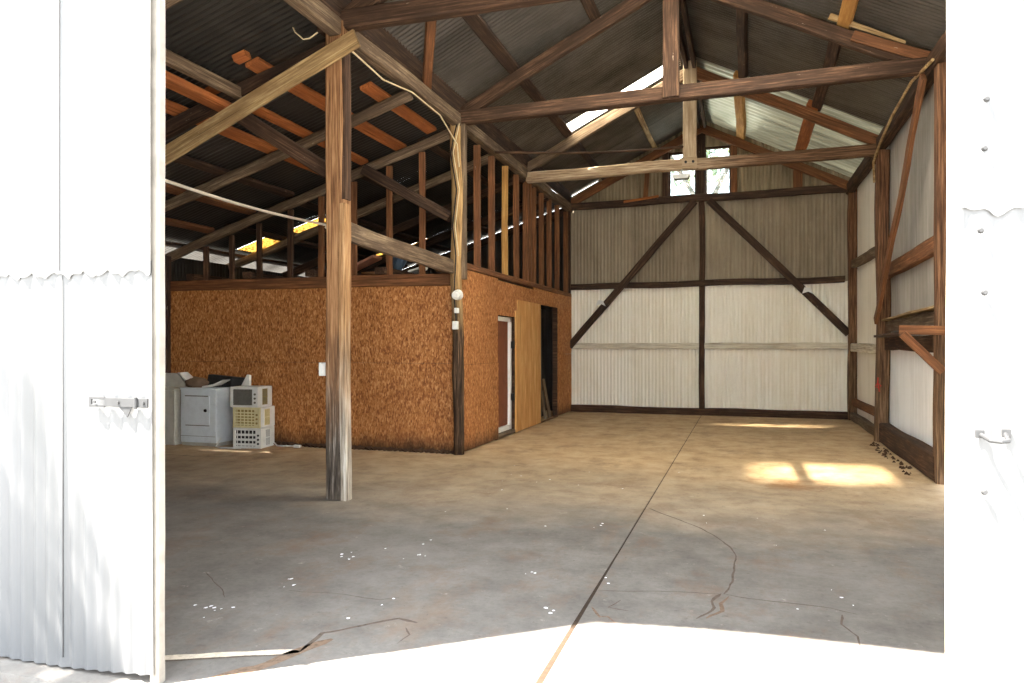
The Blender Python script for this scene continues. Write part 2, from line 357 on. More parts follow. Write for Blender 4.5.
def sheet(name, O, across, along, width, segs, mat, period=.076, amp=.009, kind='structure', parent=None, steps=6, dent=.004, **tg):
    """corrugated sheet: local x across the waves, y along them; segs(x) lists the (y0, y1) spans kept at x"""
    across, along = V(across).normalized(), V(along).normalized(); nrm = across.cross(along).normalized()
    mw = Matrix.Identity(4)
    for i in range(3): mw[i][0], mw[i][1], mw[i][2], mw[i][3] = across[i], along[i], nrm[i], O[i]
    bm = bmesh.new(); vd = {}; dx = period/steps; n = max(1, round(width/dx)); dx = width/n; sd = random.random()*50
    def vert(i, y):
        k = (i, round(y, 3))
        if k not in vd:
            x = i*dx; lap = (x/.76) % 1.0
            z = amp*math.cos(2*math.pi*x/period) + dent*noise.noise(V((x*1.3, y*.8, sd))) + .004*lap
            vd[k] = bm.verts.new((x, y, z))
        return vd[k]
    for i in range(n):
        sa, sb, sc = segs(i*dx+1e-5), segs((i+1)*dx-1e-5), segs((i+.5)*dx)
        if len(sa) != len(sc) or len(sb) != len(sc): sa = sb = sc
        for (a0, a1), (b0, b1) in zip(sa, sb):
            m = max(1, int(max(a1-a0, b1-b0)/.8))
            for j in range(m):
                q = (vert(i, a0+(a1-a0)*j/m), vert(i+1, b0+(b1-b0)*j/m), vert(i+1, b0+(b1-b0)*(j+1)/m), vert(i, a0+(a1-a0)*(j+1)/m))
                if len(set(q)) > 2:
                    try: bm.faces.new([v for k, v in enumerate(q) if v not in q[:k]])
                    except ValueError: pass
    me = bpy.data.meshes.new(name); bm.to_mesh(me); bm.free(); me.polygons.foreach_set('use_smooth', [True]*len(me.polygons))
    o = link(name, me, M[mat] if isinstance(mat, str) else mat, parent, mw)
    return tag(o, kind=kind, **tg)

# ------------------------------------------------------------------ plan of the shed (metres)
XL, XR, RX = -3.76, 2.05, -.86            # nave post lines and ridge
YF, YA, YB, YE, YC = 2.6, 6.24, 9.40, 12.51, 16.0
XW = -8.8                                 # outer wall of the lean-to
def zn(x): return 4.88+.5*(x-XL) if x < RX else 4.88+.5*(XR-x)       # underside of the nave sheets
def zl(x): return 4.70+.32*(x-XL)                                     # underside of the lean-to sheets

# ------------------------------------------------------------------ setting: ground, floor
g = MB(); g.poly([(-40, -30, -.06), (40, -30, -.06), (40, 60, -.06), (-40, 60, -.06)]); tag(g.build('ground', 'gravel'), kind='structure')
f = MB()
JX = -.865
for a, b in ((-9.0, JX-.006), (JX+.006, 2.25)): f.box((a, YF-.14, -.055), (b, 16.1, 0))
f.mi = 1; f.box((JX-.006, YF-.14, -.05), (JX+.006, 16.1, -.006))
f.poly([(JX-.020, YF-.14, .001), (JX+.018, YF-.14, .001), (JX+.006, 5.2, .001), (JX-.006, 5.2, .001)])
def ribbon(pts, w, mi, z=.0015, jit=.02, wj=.6):
    f.mi = mi; P = []
    for a, b in zip(pts, pts[1:]):
        n = max(2, int((V(b)-V(a)).length/.05))
        for i in range(n): P.append(V(a).lerp(V(b), i/n))
    P.append(V(pts[-1])); sd = random.random()*99; Ls, Rs = [], []
    for i, p in enumerate(P):
        d = (P[min(i+1, len(P)-1)]-P[max(i-1, 0)]).normalized(); nr = V((-d.y, d.x))
        o = noise.noise(V((i*.23, sd, 0)))*jit + random.uniform(-.3, .3)*jit*.5; k = w*(1+wj*noise.noise(V((i*.4, sd, 7))))*(.35 if i in (0, len(P)-1) else 1)
        Ls.append(p+nr*(o+k/2)); Rs.append(p+nr*(o-k/2))
    for i in range(len(P)-1): f.poly([(Ls[i].x, Ls[i].y, z), (Rs[i].x, Rs[i].y, z), (Rs[i+1].x, Rs[i+1].y, z), (Ls[i+1].x, Ls[i+1].y, z)])
ribbon([(-2.75, 2.75), (-2.4, 2.93), (-2.07, 3.07)], .055, 3, jit=.012, wj=.3)
ribbon([(-2.75, 2.71), (-2.4, 2.89), (-2.07, 3.03)], .014, 2, z=.002, jit=.012)
ribbon([(-2.3, 2.66), (-2.15, 2.85), (-2.07, 3.07), (-2.0, 3.25)], .06, 4, jit=.03)
ribbon([(-2.07, 3.07), (-2.09, 3.3), (-1.98, 3.42), (-1.8, 3.6), (-1.68, 3.58)], 0.0235, 2)
ribbon([(-1.71, 3.5), (-1.64, 3.42), (-1.66, 3.3)], 0.0084, 2)
ribbon([(-2.65, 3.82), (-2.3, 3.84), (-2.04, 3.83), (-1.95, 3.9)], 0.0076, 2)
ribbon([(-3.38, 3.95), (-3.05, 3.7), (-2.93, 3.6)], 0.0068, 2)
ribbon([(-.84, 6.75), (-.55, 6.4), (-.22, 5.95), (-.08, 5.6), (-.05, 5.3), (-.07, 4.8), (-.12, 4.55)], 0.0134, 2)
ribbon([(-.12, 4.55), (-.17, 4.40), (-.15, 4.30), (-.20, 4.2), (-.26, 4.1)], .018, 2, jit=.03, wj=.9)
ribbon([(-.09, 4.52), (-.14, 4.38), (-.12, 4.26), (-.2, 4.12)], .016, 4, jit=.03, wj=.9)
ribbon([(-.12, 4.55), (.15, 4.5), (.47, 4.5), (.6, 4.44)], 0.0100, 2)
ribbon([(-.12, 4.55), (-.4, 4.5), (-.7, 4.42), (-.86, 4.4)], 0.0076, 2)
ribbon([(.52, 4.4), (.49, 4.25), (.56, 4.1), (.55, 3.95)], 0.0117, 2)
ribbon([(-.69, 4.26), (-.74, 4.12), (-.62, 4.1)], 0.0100, 2)
ribbon([(-.83, 4.1), (-.76, 3.95), (-.72, 3.98), (-.66, 3.9)], .014, 4)
ribbon([(-8.2, 8.1), (-7.0, 8.0), (-5.9, 8.3)], 0.0167, 2)
f.mi = 5
for (x, y, r, n) in [(-2.86, 3.42, .05, 8), (-2.7, 4.55, .06, 7), (-1.05, 3.98, .035, 3), (-2.2, 4.7, .07, 4), (-1.35, 4.6, .05, 3), (-2.75, 3.95, .06, 4), (-2.45, 7.9, .3, 9), (-1.2, 6.0, .05, 3), (.1, 6.4, .4, 5), (-.75, 4.6, .06, 2), (.35, 4.7, .3, 4), (-2.0, 3.6, .25, 3), (-2.45, 5.9, .5, 6), (-1.3, 8.0, .8, 5)]:
    for _ in range(n):
        cx, cy, q = x+random.gauss(0, r), y+random.gauss(0, r), random.uniform(.004, .012)
        f.poly([(cx+q*random.uniform(.6, 1.3)*math.cos(a*.785), cy+q*1.3*random.uniform(.6, 1.3)*math.sin(a*.785), .002) for a in range(8)])
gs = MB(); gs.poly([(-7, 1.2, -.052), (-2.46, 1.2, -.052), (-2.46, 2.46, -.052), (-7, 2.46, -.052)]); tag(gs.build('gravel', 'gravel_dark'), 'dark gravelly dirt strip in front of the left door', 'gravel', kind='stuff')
fl = f.build('floor', ['concrete', 'groove', 'crack', 'mortar', 'rustdirt', 'splash']); tag(fl, kind='structure')

# ------------------------------------------------------------------ setting: walls
wins = [(-1.53, -.985, 4.67, 5.62), (-.785, -.28, 4.67, 5.68)]
def gable_segs(x):
    X = XL-.06+x; top = zn(X)+(-.05 if X < -3.1 else .02)
    if top < 4.6: return []
    for a, b, z0, z1 in wins:
        if a < X < b: return [(4.6, z0), (z1, top)]
    return [(4.6, top)]
sheet('wall_back_gable', (XL-.06, YC+.06, 0), (1, 0, 0), (0, 0, 1), XR-XL+.12, gable_segs, 'wall_gab')
sheet('wall_back_upper', (XL-.1, YC+.05, 2.78), (1, 0, 0), (0, 0, 1), XR-XL+.2, lambda x: [(0, 1.85)], 'wall_up')
sheet('wall_back_lower', (XL-.1, YC+.045, 0.0), (1, 0, 0), (0, 0, 1), XR-XL+.2, lambda x: [(.1, 2.79)], 'wall_lo')
sheet('wall_back_lean_to', (XW, YC+.06, 0), (1, 0, 0), (0, 0, 1), XL-XW-.06, lambda x: [(0, zl(XW+x)-.035)], 'roof_lean', steps=4)
sheet('wall_left', (XW, YF+.1, 0), (0, 1, 0), (0, 0, 1), YC-YF, lambda x: [(0, 2.93)], 'roof_lean', steps=4)
# right side: grey above, white below, a narrow dark band behind the shelf
sheet('wall_right_grey_front', (XR+.1, 12.5, 1.5), (0, -1, 0), (0, 0, 1), 12.5-YF, lambda x: [(0, 3.3)], 'wall_rgrey', amp=.006)
sheet('wall_right_white_front', (XR+.095, 12.5, .0), (0, -1, 0), (0, 0, 1), 12.5-YF, lambda x: [(.2, 1.52)], 'wall_rblue', amp=.004)
sheet('wall_right_cream_rear', (XR+.095, YC+.05, .0), (0, -1, 0), (0, 0, 1), YC-12.45, lambda x: [(.02, 3.0)], 'wall_rwhite', amp=.004)
sheet('wall_right_grey_rear', (XR+.1, YC+.05, 2.95), (0, -1, 0), (0, 0, 1), YC-12.45, lambda x: [(0, 1.85)], 'wall_rwhite', amp=.004)
# front: header over the doorway and the closed parts hidden behind the two doors
def front_segs(x):
    X = XW+x; t = (zn(X) if X > XL else zl(X))-.02
    if -2.62 < X < .75: return [(3.9-.5*max(0, (-1.3-X)/1.25)**2, t)]  # unseen header bows down at left, shaped to round the sunlit patch's edge
    return [(0, t)]
sheet('wall_front', (XW, YF+.08, 0), (1, 0, 0), (0, 0, 1), XR+.1-XW, front_segs, 'wall_rwhite', steps=4)

# ------------------------------------------------------------------ setting: roofs
cs = math.hypot(1, .5)
def slope_len(x0, x1): return abs(x1-x0)*cs
Lr = slope_len(XL-.02, RX)
y0r, y1r = YF-.35, YC+.18
SKY = [(12.2, 12.66, .22, 2.36), (6.36, 8.1, .1, 1.75)]     # strips left out of the left slope (Y span, distance from the ridge)
def rl(x):
    Y = y1r-x
    for a, b, s0, s1 in SKY:
        if a < Y < b: return [(0, Lr-s1), (Lr-s0, Lr)]
    return [(0, Lr)]
sheet('roof_left_slope', (XL-.02, y1r, zn(XL-.02)), (0, -1, 0), (1, 0, .5), y1r-y0r, rl, 'roof', steps=8, amp=.013)
sheet('roof_right_slope', (XR+.25, y0r, zn(XR+.25)), (0, 1, 0), (-1, 0, .5), YE-.05-y0r, lambda x: [(0, .9), (3.2, slope_len(XR+.25, RX))] if 6.2 < y0r+x < 8.2 else [(0, slope_len(XR+.25, RX))], 'roof', steps=8, amp=.013)
sheet('roof_right_slope_rear', (XR+.25, YE-.08, zn(XR+.25)-.01), (0, 1, 0), (-1, 0, .5), y1r-YE+.08, lambda x: [(0, slope_len(XR+.25, RX))], 'roof_new', period=.19, amp=.011, steps=10)
mm = M['roof_new'].node_tree; pp = mm.nodes['Principled BSDF']; oo = mm.nodes['Material Output']  # slight translucency added to the metal sheet to brighten the back bay
trn = mm.nodes.new('ShaderNodeBsdfTranslucent'); mxs = mm.nodes.new('ShaderNodeMixShader'); trn.inputs[0].default_value = (.52, .50, .34, 1)
tc_ = mm.nodes.new('ShaderNodeTexCoord'); mp_ = mm.nodes.new('ShaderNodeMapping'); mp_.inputs['Scale'].default_value = (5, .5, 1); nz_ = mm.nodes.new('ShaderNodeTexNoise'); nz_.inputs['Scale'].default_value = 1.2; nz_.inputs['Detail'].default_value = 5
mm.links.new(tc_.outputs['Object'], mp_.inputs[0]); mm.links.new(mp_.outputs[0], nz_.inputs['Vector']); mr_ = mm.nodes.new('ShaderNodeMapRange'); mr_.inputs[1].default_value = .35; mr_.inputs[2].default_value = .75; mr_.inputs[3].default_value = .006; mr_.inputs[4].default_value = .032
mm.links.new(nz_.outputs['Fac'], mr_.inputs[0]); mm.links.new(mr_.outputs[0], mxs.inputs[0]); mm.links.new(pp.outputs[0], mxs.inputs[1]); mm.links.new(trn.outputs[0], mxs.inputs[2]); mm.links.new(mxs.outputs[0], oo.inputs[0])
rc = MB(); rc.prism([(RX-.22, y0r, zn(RX)-.085), (RX, y0r, zn(RX)+.04), (RX+.22, y0r, zn(RX)-.085), (RX, y0r, zn(RX)+.05)], (0, y1r-y0r, 0)); tag(rc.build('roof_ridge_cap', 'roof'), kind='structure')
for (a, b, s0, s1), lab in zip(SKY, ('clear skylight strip glowing white in the left slope beyond the first tie beam', 'broad skylight strip over the second bay of the left slope, above the view')):
    o = V((XL-.02, b, zn(XL-.02)+.006)) + V((1, 0, .5)).normalized()*(Lr-s1-.04)
    sheet('skylight', o, (0, -1, 0), (1, 0, .5), b-a, lambda x, q=s1-s0+.08: [(0, q)], 'skylight', kind='thing', label=lab, cat='skylight')
o = V((XR+.25, 6.2, zn(XR+.25)+.006)) + V((-1, 0, .5)).normalized()*.86  # extra skylight outside the view, added as soft fill for the interior
sheet('skylight', o, (0, 1, 0), (-1, 0, .5), 2.0, lambda x: [(0, 2.38)], 'milky', kind='thing', label='milky skylight high on the right slope, above the view', cat='skylight')
XE = -10.4; cl = math.hypot(1, .32); Ll = (XL-.05-XE)*cl
YEL = [(10.72, 11.22, -8.5, -7.85), (10.88, 11.36, -7.55, -6.92), (7.5, 8.2, -8.75, -7.75), (14.45, 14.65, -7.0, -6.55), (14.15, 14.35, -7.65, -7.3)]
def ll(x):
    Y = y1r-x; cuts = sorted(((a-XE)*cl, (b-XE)*cl) for y0, y1, a, b in YEL if y0 < Y < y1); out = []; p = 0
    for a, b in cuts: out.append((p, a)); p = b
    return out+[(p, Ll)]
sheet('roof_lean_to', (XE, y1r, zl(XE)), (0, -1, 0), (1, 0, .32), y1r-y0r, ll, 'roof_lean', steps=5)
for (a, b, x0, x1), lab in zip(YEL, ('mottled yellow roof light in the lean-to, left of the pair over the short studs', 'mottled yellow roof light in the lean-to, beside the tall free-standing post', 'mottled roof light low in the lean-to roof over the dryer', 'small mottled roof light deep in the lean-to, seen above the junk on the ceiling joists', 'small mottled roof light deep in the lean-to, left of the post with the lamp')):
    o = V((x0-.03, b, zl(x0-.03)+.006))
    sheet('roof_light', o, (0, -1, 0), (1, 0, .32), b-a, lambda x, q=(x1-x0+.06)*cl: [(0, q)], 'yellow_fg' , kind='thing', label=lab, cat='roof light')

# ------------------------------------------------------------------ setting: gable windows
for i, (a, b, z0, z1) in enumerate(wins):
    r = empty('window_%d' % (i+1), ((a+b)/2, YC+.02, z0), None, None, kind='structure')
    m = MB()
    for p, q in (((a-.03, z0-.03), (b+.03, z0+.02)), ((a-.03, z1-.02), (b+.03, z1+.03)), ((a-.03, z0), (a+.02, z1)), ((b-.02, z0), (b+.03, z1))):
        m.box((p[0], YC+.0, p[1]), (q[0], YC+.05, q[1]), .004)
    m.build('frame', 'brown', r)
    MB().box((a, YC+.02, z0), (b, YC+.026, z1)).build('pane', 'dusty_glass', r)

# ------------------------------------------------------------------ board room in the left aisle
PX, PY = XL+.06, YB-.06                     # outer faces of the partition
w = MB()
xs = [-8.70, -7.48, -6.26, -5.04, PX]
for a, b in zip(xs, xs[1:]):
    w.box((a+.002, PY, .03), (b-.002, PY+.012, 1.24), .001); w.box((a+.002, PY+.002, 1.243), (b-.002, PY+.014, 2.40), .001)
w.build('wall_partition_front', 'osb')['kind'] = 'structure'
w = MB()
for y0, y1, z0, z1 in ((PY, 10.89, .02, 1.22), (PY, 10.86, 1.223, 2.55), (10.86, 12.9, 1.97, 2.52), (12.9, 14.75, 2.27, 2.56), (14.75, YC, .02, 1.30), (14.75, YC, 1.303, 2.58), (13.36, 14.75, 0, .03)):
    w.box((PX-.012, y0+.002, z0), (PX, y1-.002, z1), .001)
w.build('wall_partition_side', 'osb')['kind'] = 'structure'
w = MB(); w.box((PX-.14, PY+.02, 0), (PX-.02, PY+.1, 2.4)); w.box((-8.75, PY+.02, 0), (-8.66, PY+.1, 2.4))
for y in (10.86, 11.84, 13.32, 14.78): w.box((PX-.11, y-.045, 0), (PX-.014, y+.045, 2.5))
tag(w.build('wall_partition_framing', 'brown'), kind='structure')
beam('top_plate', (-8.75, PY+.05, 2.43), (PX-.08, PY+.03, 2.41), .1, .17, 'red', 'long brown board capping the front board wall below the short studs', 'plate')
beam('top_plate', (PX-.05, PY, 2.61), (PX-.05, YC, 2.61), .1, .09, 'red', 'reddish plate along the top of the door-side board wall', 'plate')
pl = empty('plywood_panel', (PX+.02, 12.5, 0), 'pale plywood sheet between the narrow door and the dark opening', 'panel')
m = MB(); m.box((PX+.005, 11.84, .02), (PX+.02, 13.33, 2.27), .002); m.build('sheet', 'ply_up', pl)
beam('edge_batten', (PX+.012, 11.79, .02), (PX+.012, 11.79, 2.08), .09, .03, 'ply', parent=pl, up=(1, 0, 0))
d3 = empty('door_3', (PX-.08, 11.36, 0), None, None, kind='structure')
m = MB(); m.box((PX-.12, 10.92, .1), (PX-.10, 11.74, 1.93)); m.build('panel', 'brownpanel', d3)
m = MB()
for y0, y1, z0, z1 in ((11.66, 11.74, .08, 1.95), (10.90, 10.95, .08, 1.95), (10.90, 11.74, .08, .16), (10.90, 11.74, 1.89, 1.96)): m.box((PX-.10, y0, z0), (PX-.055, y1, z1), .004)
m.build('door_frame', 'white_paint', d3)
for z in (.62, 1.5):
    m = MB(); m.box((PX-.054, 11.69, z-.06), (PX+.002, 11.80, z+.06), .006); m.tube([(PX-.02, 11.75, z-.07), (PX-.02, 11.75, z+.07)], .014); m.build('hinge', 'black', d3)
beam('door_sill', (PX-.06, 10.88, .045), (PX-.06, 11.86, .045), .14, .05, 'grey', 'worn grey timber sill under the narrow white-framed door', 'sill')
# dark opening: slatted gate and boards
gt = empty('slatted_gate', (PX-.30, 14.05, 0), 'black slatted gate standing inside the dark opening of the board wall', 'gate')
for k in range(6): beam('slat', (PX-.28, 13.42+.25*k, .02), (PX-.28, 13.42+.25*k, 2.24), .2, .02, 'black', parent=gt, up=(1, 0, 0))
for z in (.5, 1.5, 2.1): beam('rail', (PX-.30, 13.3, z), (PX-.30, 14.78, z), .03, .09, 'black', parent=gt)
for y, q, hh, lab in ((13.52, .02, .72, 'grey board propped in the dark opening, next to the pale plywood'), (13.95, .05, .78, 'grey board propped in the middle of the dark opening'), (14.3, -.04, .8, 'grey board propped in the dark opening at its far jamb')):
    beam('loose_board', (PX-.06, y, .03), (PX-.20, y+q, hh), .15, .025, 'grey', lab, 'board', up=(1, 0, 0))
m = MB(); m.box((-8.7, YB+2.5, 2.2), (PX-.3, YB+2.52, 2.5)); 
# studs above the front board wall (their feet on the plate, heads under the sloping rafter)
for k, x in enumerate((-8.02, -7.55, -7.04, -6.49, -5.96, -5.41, -4.84, -4.33)):
    nth = ('first', 'second', 'third', 'fourth', 'fifth', 'sixth', 'seventh', 'eighth and tallest')[k]
    beam('wall_stud', (x, PY+.05, 2.49), (x, PY+.05, zl(x)-.30), .085, .05, 'red' if k > 3 else 'brown', '%s stud from the outer corner above the front board wall' % nth, 'stud', 'studs above the front board wall', up=(0, 1, 0))
# studs above the door-side wall
ys = (10.08, 10.72, 11.40, 12.02, 12.60, 12.80, 13.10, 13.66, 14.26, 14.92, 15.70)
lab = ('first red stud beyond the post with the lamp, above the door-side wall', 'second red stud beyond the post with the lamp, above the door', 'pale yellow stud among the red ones above the plywood panel', 'stud just beyond the pale yellow stud',
       'front member of the doubled stud above the plywood', 'rear member of the doubled stud above the plywood', 'stud just beyond the doubled stud', 'stud above the near jamb of the dark opening', 'stud above the far half of the dark opening', 'second-last stud before the back wall', 'last red stud, close against the back wall')
for k, y in enumerate(ys):
    beam('wall_stud', (XL+.0, y, 2.65), (XL+.0, y, 4.45), .05 if k != 4 else .1, .1, 'yellow' if k == 2 else 'red', lab[k], 'stud', 'studs above the door-side wall', up=(1, 0, 0))
# joists of the board room, their ends lying on the front plate
jx = (-8.25, -7.2, -6.1, -5.75, -4.95, -4.0)
jl = ('in the outer corner', 'between the third and fourth short studs', 'just left of the tall free-standing post', 'just right of the tall free-standing post', 'under the grey girt', 'against the post with the lamp')
for x, q in zip(jx, jl):
    beam('ceiling_joist', (x, PY-.04, 2.56), (x, YC-.15, 2.56), .16, .1, 'brown', 'brown joist end lying on the front plate %s' % q, 'joist', 'joists of the board room')
# junk on the joists
m = MB(); m.box((-5.75, 10.2, 2.62), (-5.05, 11.2, 2.65)); m.build('loft_board', 'cardboard'); tag(bpy.data.objects['loft_board'], 'brown board laid across the joists under the junk', 'board')
bk = empty('bucket', (-5.2, 10.45, 2.65), 'blue-grey bucket tipped on the boards above the board wall', 'bucket')
m = MB(); m.tube([(-5.30, 10.45, 2.66), (-5.18, 10.45, 2.92)], [.09, .125], 14); m.build('bucket_body', 'blue', bk, smooth=False)
m = MB(); m.tube([(-5.31+.0, 10.45+.12*math.cos(a*.4), 2.92+.12*math.sin(a*.4)) for a in range(8)], .006, 6); m.build('handle', 'steel', bk)
m = MB(); m.prism([(-5.0, 10.3, 2.62), (-4.78, 10.3, 2.68), (-4.76, 10.3, 2.72), (-4.99, 10.3, 2.66)], (0, .25, 0)); tag(m.build('white_tray', 'paper', origin=(-4.9, 10.3, 2.6)), 'white tray lying on the joists right of the blue-grey bucket', 'tray')
m = MB(); m.prism([(-6.0, 10.1, 2.66), (-5.5, 10.1, 2.86), (-5.49, 10.1, 2.90), (-5.99, 10.1, 2.70)], (0, .3, 0)); tag(m.build('pink_board', 'pink', origin=(-5.75, 10.1, 2.65)), 'faded pink panel tilted on the joists beside the tall free-standing post', 'board')
m = MB(); random.seed(3)
for k in range(60):
    x = -8.6+4.85*k/60; m.tube([(x, PY-.03-random.random()*.05, -.01), (x+.03, PY-.02, random.uniform(.02, .06))], [random.uniform(.05, .09), .02], 6)
tag(m.build('soil_drift', 'soil'), 'dark line of dry soil along the foot of the front board wall', 'soil', kind='stuff')
random.seed(11)

# ------------------------------------------------------------------ posts
pa = empty('timber_post', (XL, YA, 0), 'tall free-standing brown post with a bleached foot in front of the board wall', 'post')
beam('post_body', (XL-.01, YA, 0), (XL-.01, YA, 4.62), .17, .20, 'post_a', parent=pa, up=(1, 0, 0), warp=.012)
beam('nailed_plank', (XL+.09, YA-.04, .0), (XL+.085, YA-.04, 2.86), .11, .07, 'post_plank', parent=pa, up=(1, 0, 0), warp=.01)
beam('nailed_plank', (XL+.085, YA-.03, 2.9), (XL+.08, YA-.03, 4.45), .12, .06, 'brown', parent=pa, up=(1, 0, 0), warp=.008)
m = MB(); m.box((XL-.155, YA-.12, 1.20), (XL-.115, YA-.05, 1.33), .006); m.box((XL-.162, YA-.098, 1.24), (XL-.152, YA-.075, 1.28)); m.build('switch_box', 'enamel_white', pa)
pb = empty('timber_post', (XL, YB-.1, 0), 'gnarled corner post of the board room, pale above and black below, with a lamp', 'post')
beam('post_body', (XL+.04, YB-.14, 0), (XL+.0, YB-.14, 4.62), .15, .16, 'post_b', parent=pb, up=(0, 1, 0), round_=True, warp=.03, taper=1.15)
beam('nailed_plank', (XL+.11, YB-.12, 2.4), (XL+.10, YB-.12, 4.55), .06, .1, 'grey', parent=pb, up=(0, 1, 0), warp=.01)
m = MB(); m.tube([(XL+.06, YB-.22, 2.18), (XL+.06, YB-.30, 2.17)], [.075, .06], 16); m.tube([(XL+.06, YB-.30, 2.17), (XL+.06, YB-.315, 2.17)], [.045, .03], 16); m.build('round_lamp', 'white_paint', pb, smooth=False)
m = MB(); m.box((XL+.0, YB-.29, 1.71), (XL+.07, YB-.22, 1.82), .008); m.build('outlet_box', 'enamel_white', pb)
m = MB(); m.box((XL+.03, YB-.29, 1.93), (XL+.08, YB-.22, 2.0), .008); m.build('outlet_box', 'enamel_white', pb)
pts = [(XL+.05, YB-.24, 4.5), (XL-.03, YB-.27, 4.1), (XL+.06, YB-.27, 3.6), (XL-.0, YB-.27, 3.1), (XL+.05, YB-.27, 2.7), (XL+.02, YB-.27, 2.2), (XL+.05, YB-.26, 1.8)]
m = MB(); m.tube(pts, .009, 6); m.build('cable', 'black', pb)
m = MB(); m.tube([(x+.04, y-.005, z) for x, y, z in pts[:5]], .007, 6); m.build('cable', 'wire', pb)
beam('timber_post', (2.07, YC-.08, 0), (2.07, YC-.08, 4.6), .17, .17, 'post_r', 'brown post in the far right corner against the back wall', 'post', 'posts along the right wall', warp=.012)
beam('timber_post', (2.04, YE-.05, 0), (2.04, YE-.05, 4.5), .18, .2, 'post_r', 'heavy dark post in the middle of the right wall behind the shelf', 'post', 'posts along the right wall', warp=.015)
beam('timber_post', (2.07, 8.92, 0), (2.07, 8.92, 4.6), .18, .18, 'post_r', 'post on the right wall nearest the doorway carrying the shelf bracket', 'post', 'posts along the right wall', warp=.01)
beam('timber_post', (XL, YC-.1, 2.6), (XL, YC-.1, 4.55), .12, .12, 'dark', 'short dark post in the far left corner above the board wall', 'post')
beam('timber_post', (-8.72, PY-.03, 0), (-8.72, PY-.03, 2.9), .1, .1, 'dark', 'dark post at the outer end of the front board wall', 'post')

# ------------------------------------------------------------------ long plates, ties, rafters, purlins of the nave
beam('wall_plate', (XL+.02, YF-.1, 4.56), (XL+.02, YC, 4.56), .14, .17, 'grey', 'long grey plate carrying the left side of the main roof, front to back', 'plate', warp=.012)
beam('plate_fillet', (XL+.04, YF-.3, 4.80), (XL+.04, YC, 4.80), .05, .26, 'dark', 'dark board closing the gap between the left plate and the roof', 'board', warp=.004)
beam('wall_plate', (XR-.02, YF+.2, 4.62), (XR-.02, YC, 4.62), .15, .2, 'brown', 'long brown plate carrying the right side of the main roof', 'plate', warp=.012)
beam('tie_beam', (XL-.2, YA, 4.64), (XR, YA, 4.64), .14, .18, 'brown', 'nearest tie beam, crossing the very top of the picture', 'tie beam')
beam('tie_beam', (XL+.05, YB-.12, 4.61), (XR, YB-.12, 4.67), .14, .18, 'brown', 'long tie beam from the corner post with the lamp to the right wall', 'tie beam', warp=.012)
beam('tie_beam', (XL+.05, YE, 4.50), (XR, YE, 4.54), .14, .18, 'tie_e', 'pale tie beam with the flood lamp under its middle', 'tie beam', warp=.012)
beam('tie_beam', (XL, YC-.07, 4.60), (XR, YC-.07, 4.63), .12, .15, 'dark', 'dark tie beam across the back wall under the two windows', 'tie beam', warp=.014)
for Y, mat, nm in ((YA, 'brown', 'nearest'), (YB-.1, 'brown', 'second'), (YE, 'red', 'third'), (YC-.08, 'red', 'rearmost')):
    for sd, x0 in (('left', XL+.02), ('right', XR-.02)):
        z0 = zn(x0)-.235; z1 = zn(RX)-.235
        desc = {'nearest': 'rafter of the nearest frame at the top edge of the view, on the %s slope', 'second': 'long brown rafter rising from the second tie beam on the %s slope', 'third': 'rafter over the pale tie beam on the %s slope', 'rearmost': 'red rafter along the back gable on the %s slope'}[nm] % sd
        mt = 'grey' if (nm == 'third' and sd == 'left') else mat
        beam('roof_rafter', (x0, Y, z0), (RX, Y, z1), .09, .17, mt, desc, 'rafter', 'rafters of the main roof', warp=.01)
# purlins, one timber per bay
def purl(x, w, h, a, b, mat, label, dz=0):
    zc = zn(x)-h/2*1.12-.012+dz
    sgn = .5 if x < RX else -.5
    beam('roof_purlin', (x, a, zc), (x, b, zc), w, h, mat, label, 'purlin', 'purlins of the main roof', up=V((-sgn, 0, 1)), warp=.012)
purl(-2.95, .16, .1, YA+.02, YB+.0, 'dark', 'dark purlin with a pale scar on the left slope, before the second tie beam')
purl(-2.95, .15, .1, YB+.05, YE-.02, 'dark', 'dark purlin on the left slope running behind the second tie beam')
purl(-2.95, .13, .1, YE+.02, YC, 'dark', 'dark purlin on the left slope beyond the pale tie beam')
purl(-1.85, .15, .1, YA, YB, 'dark', 'upper dark purlin on the left slope at the top edge of the picture')
purl(-1.85, .1, .1, YE, YC, 'pale', 'short pale purlin high on the left slope beyond the pale tie beam')
purl(-.02, .13, .1, YA, YE-.2, 'dark', 'dark purlin on the right slope beside the ridge')
purl(-.06, .17, .1, YE-.2, YC, 'yellow', 'yellow purlin on the right slope above the right-hand window')
purl(1.12, .15, .1, YA, YB+.2, 'yellow', 'yellow split purlin on the right slope at the top edge')
purl(1.10, .15, .1, YB+.2, YE, 'brown', 'brown purlin on the right slope between the second and third tie beams')
purl(1.05, .2, .1, YE-.1, YC, 'orange', 'orange purlin on the right slope over the back bay')
for dx, lab in ((-.06, 'left-hand timber of the dark doubled ridge beam'), (.07, 'right-hand timber of the dark doubled ridge beam')):
    beam('ridge_beam', (RX+dx, YA, zn(RX)-.16), (RX+dx, YC, zn(RX)-.16), .06, .18, 'dark', lab, 'ridge beam')
k1 = empty('king_post', (RX, YB-.2, 4.6), 'dark king post standing on the second tie beam', 'king post')
beam('post_body', (RX, YB-.2, 4.58), (RX, YB-.2, zn(RX)-.1), .2, .07, 'brown', parent=k1, up=(0, 1, 0))
k2 = empty('king_post', (RX, YE-.1, 4.5), 'pale king post bolted to the pale tie beam in front of the windows', 'king post')
beam('post_body', (RX, YE-.1, 4.42), (RX, YE-.1, zn(RX)-.12), .22, .07, 'pale_warm', parent=k2, up=(0, 1, 0))
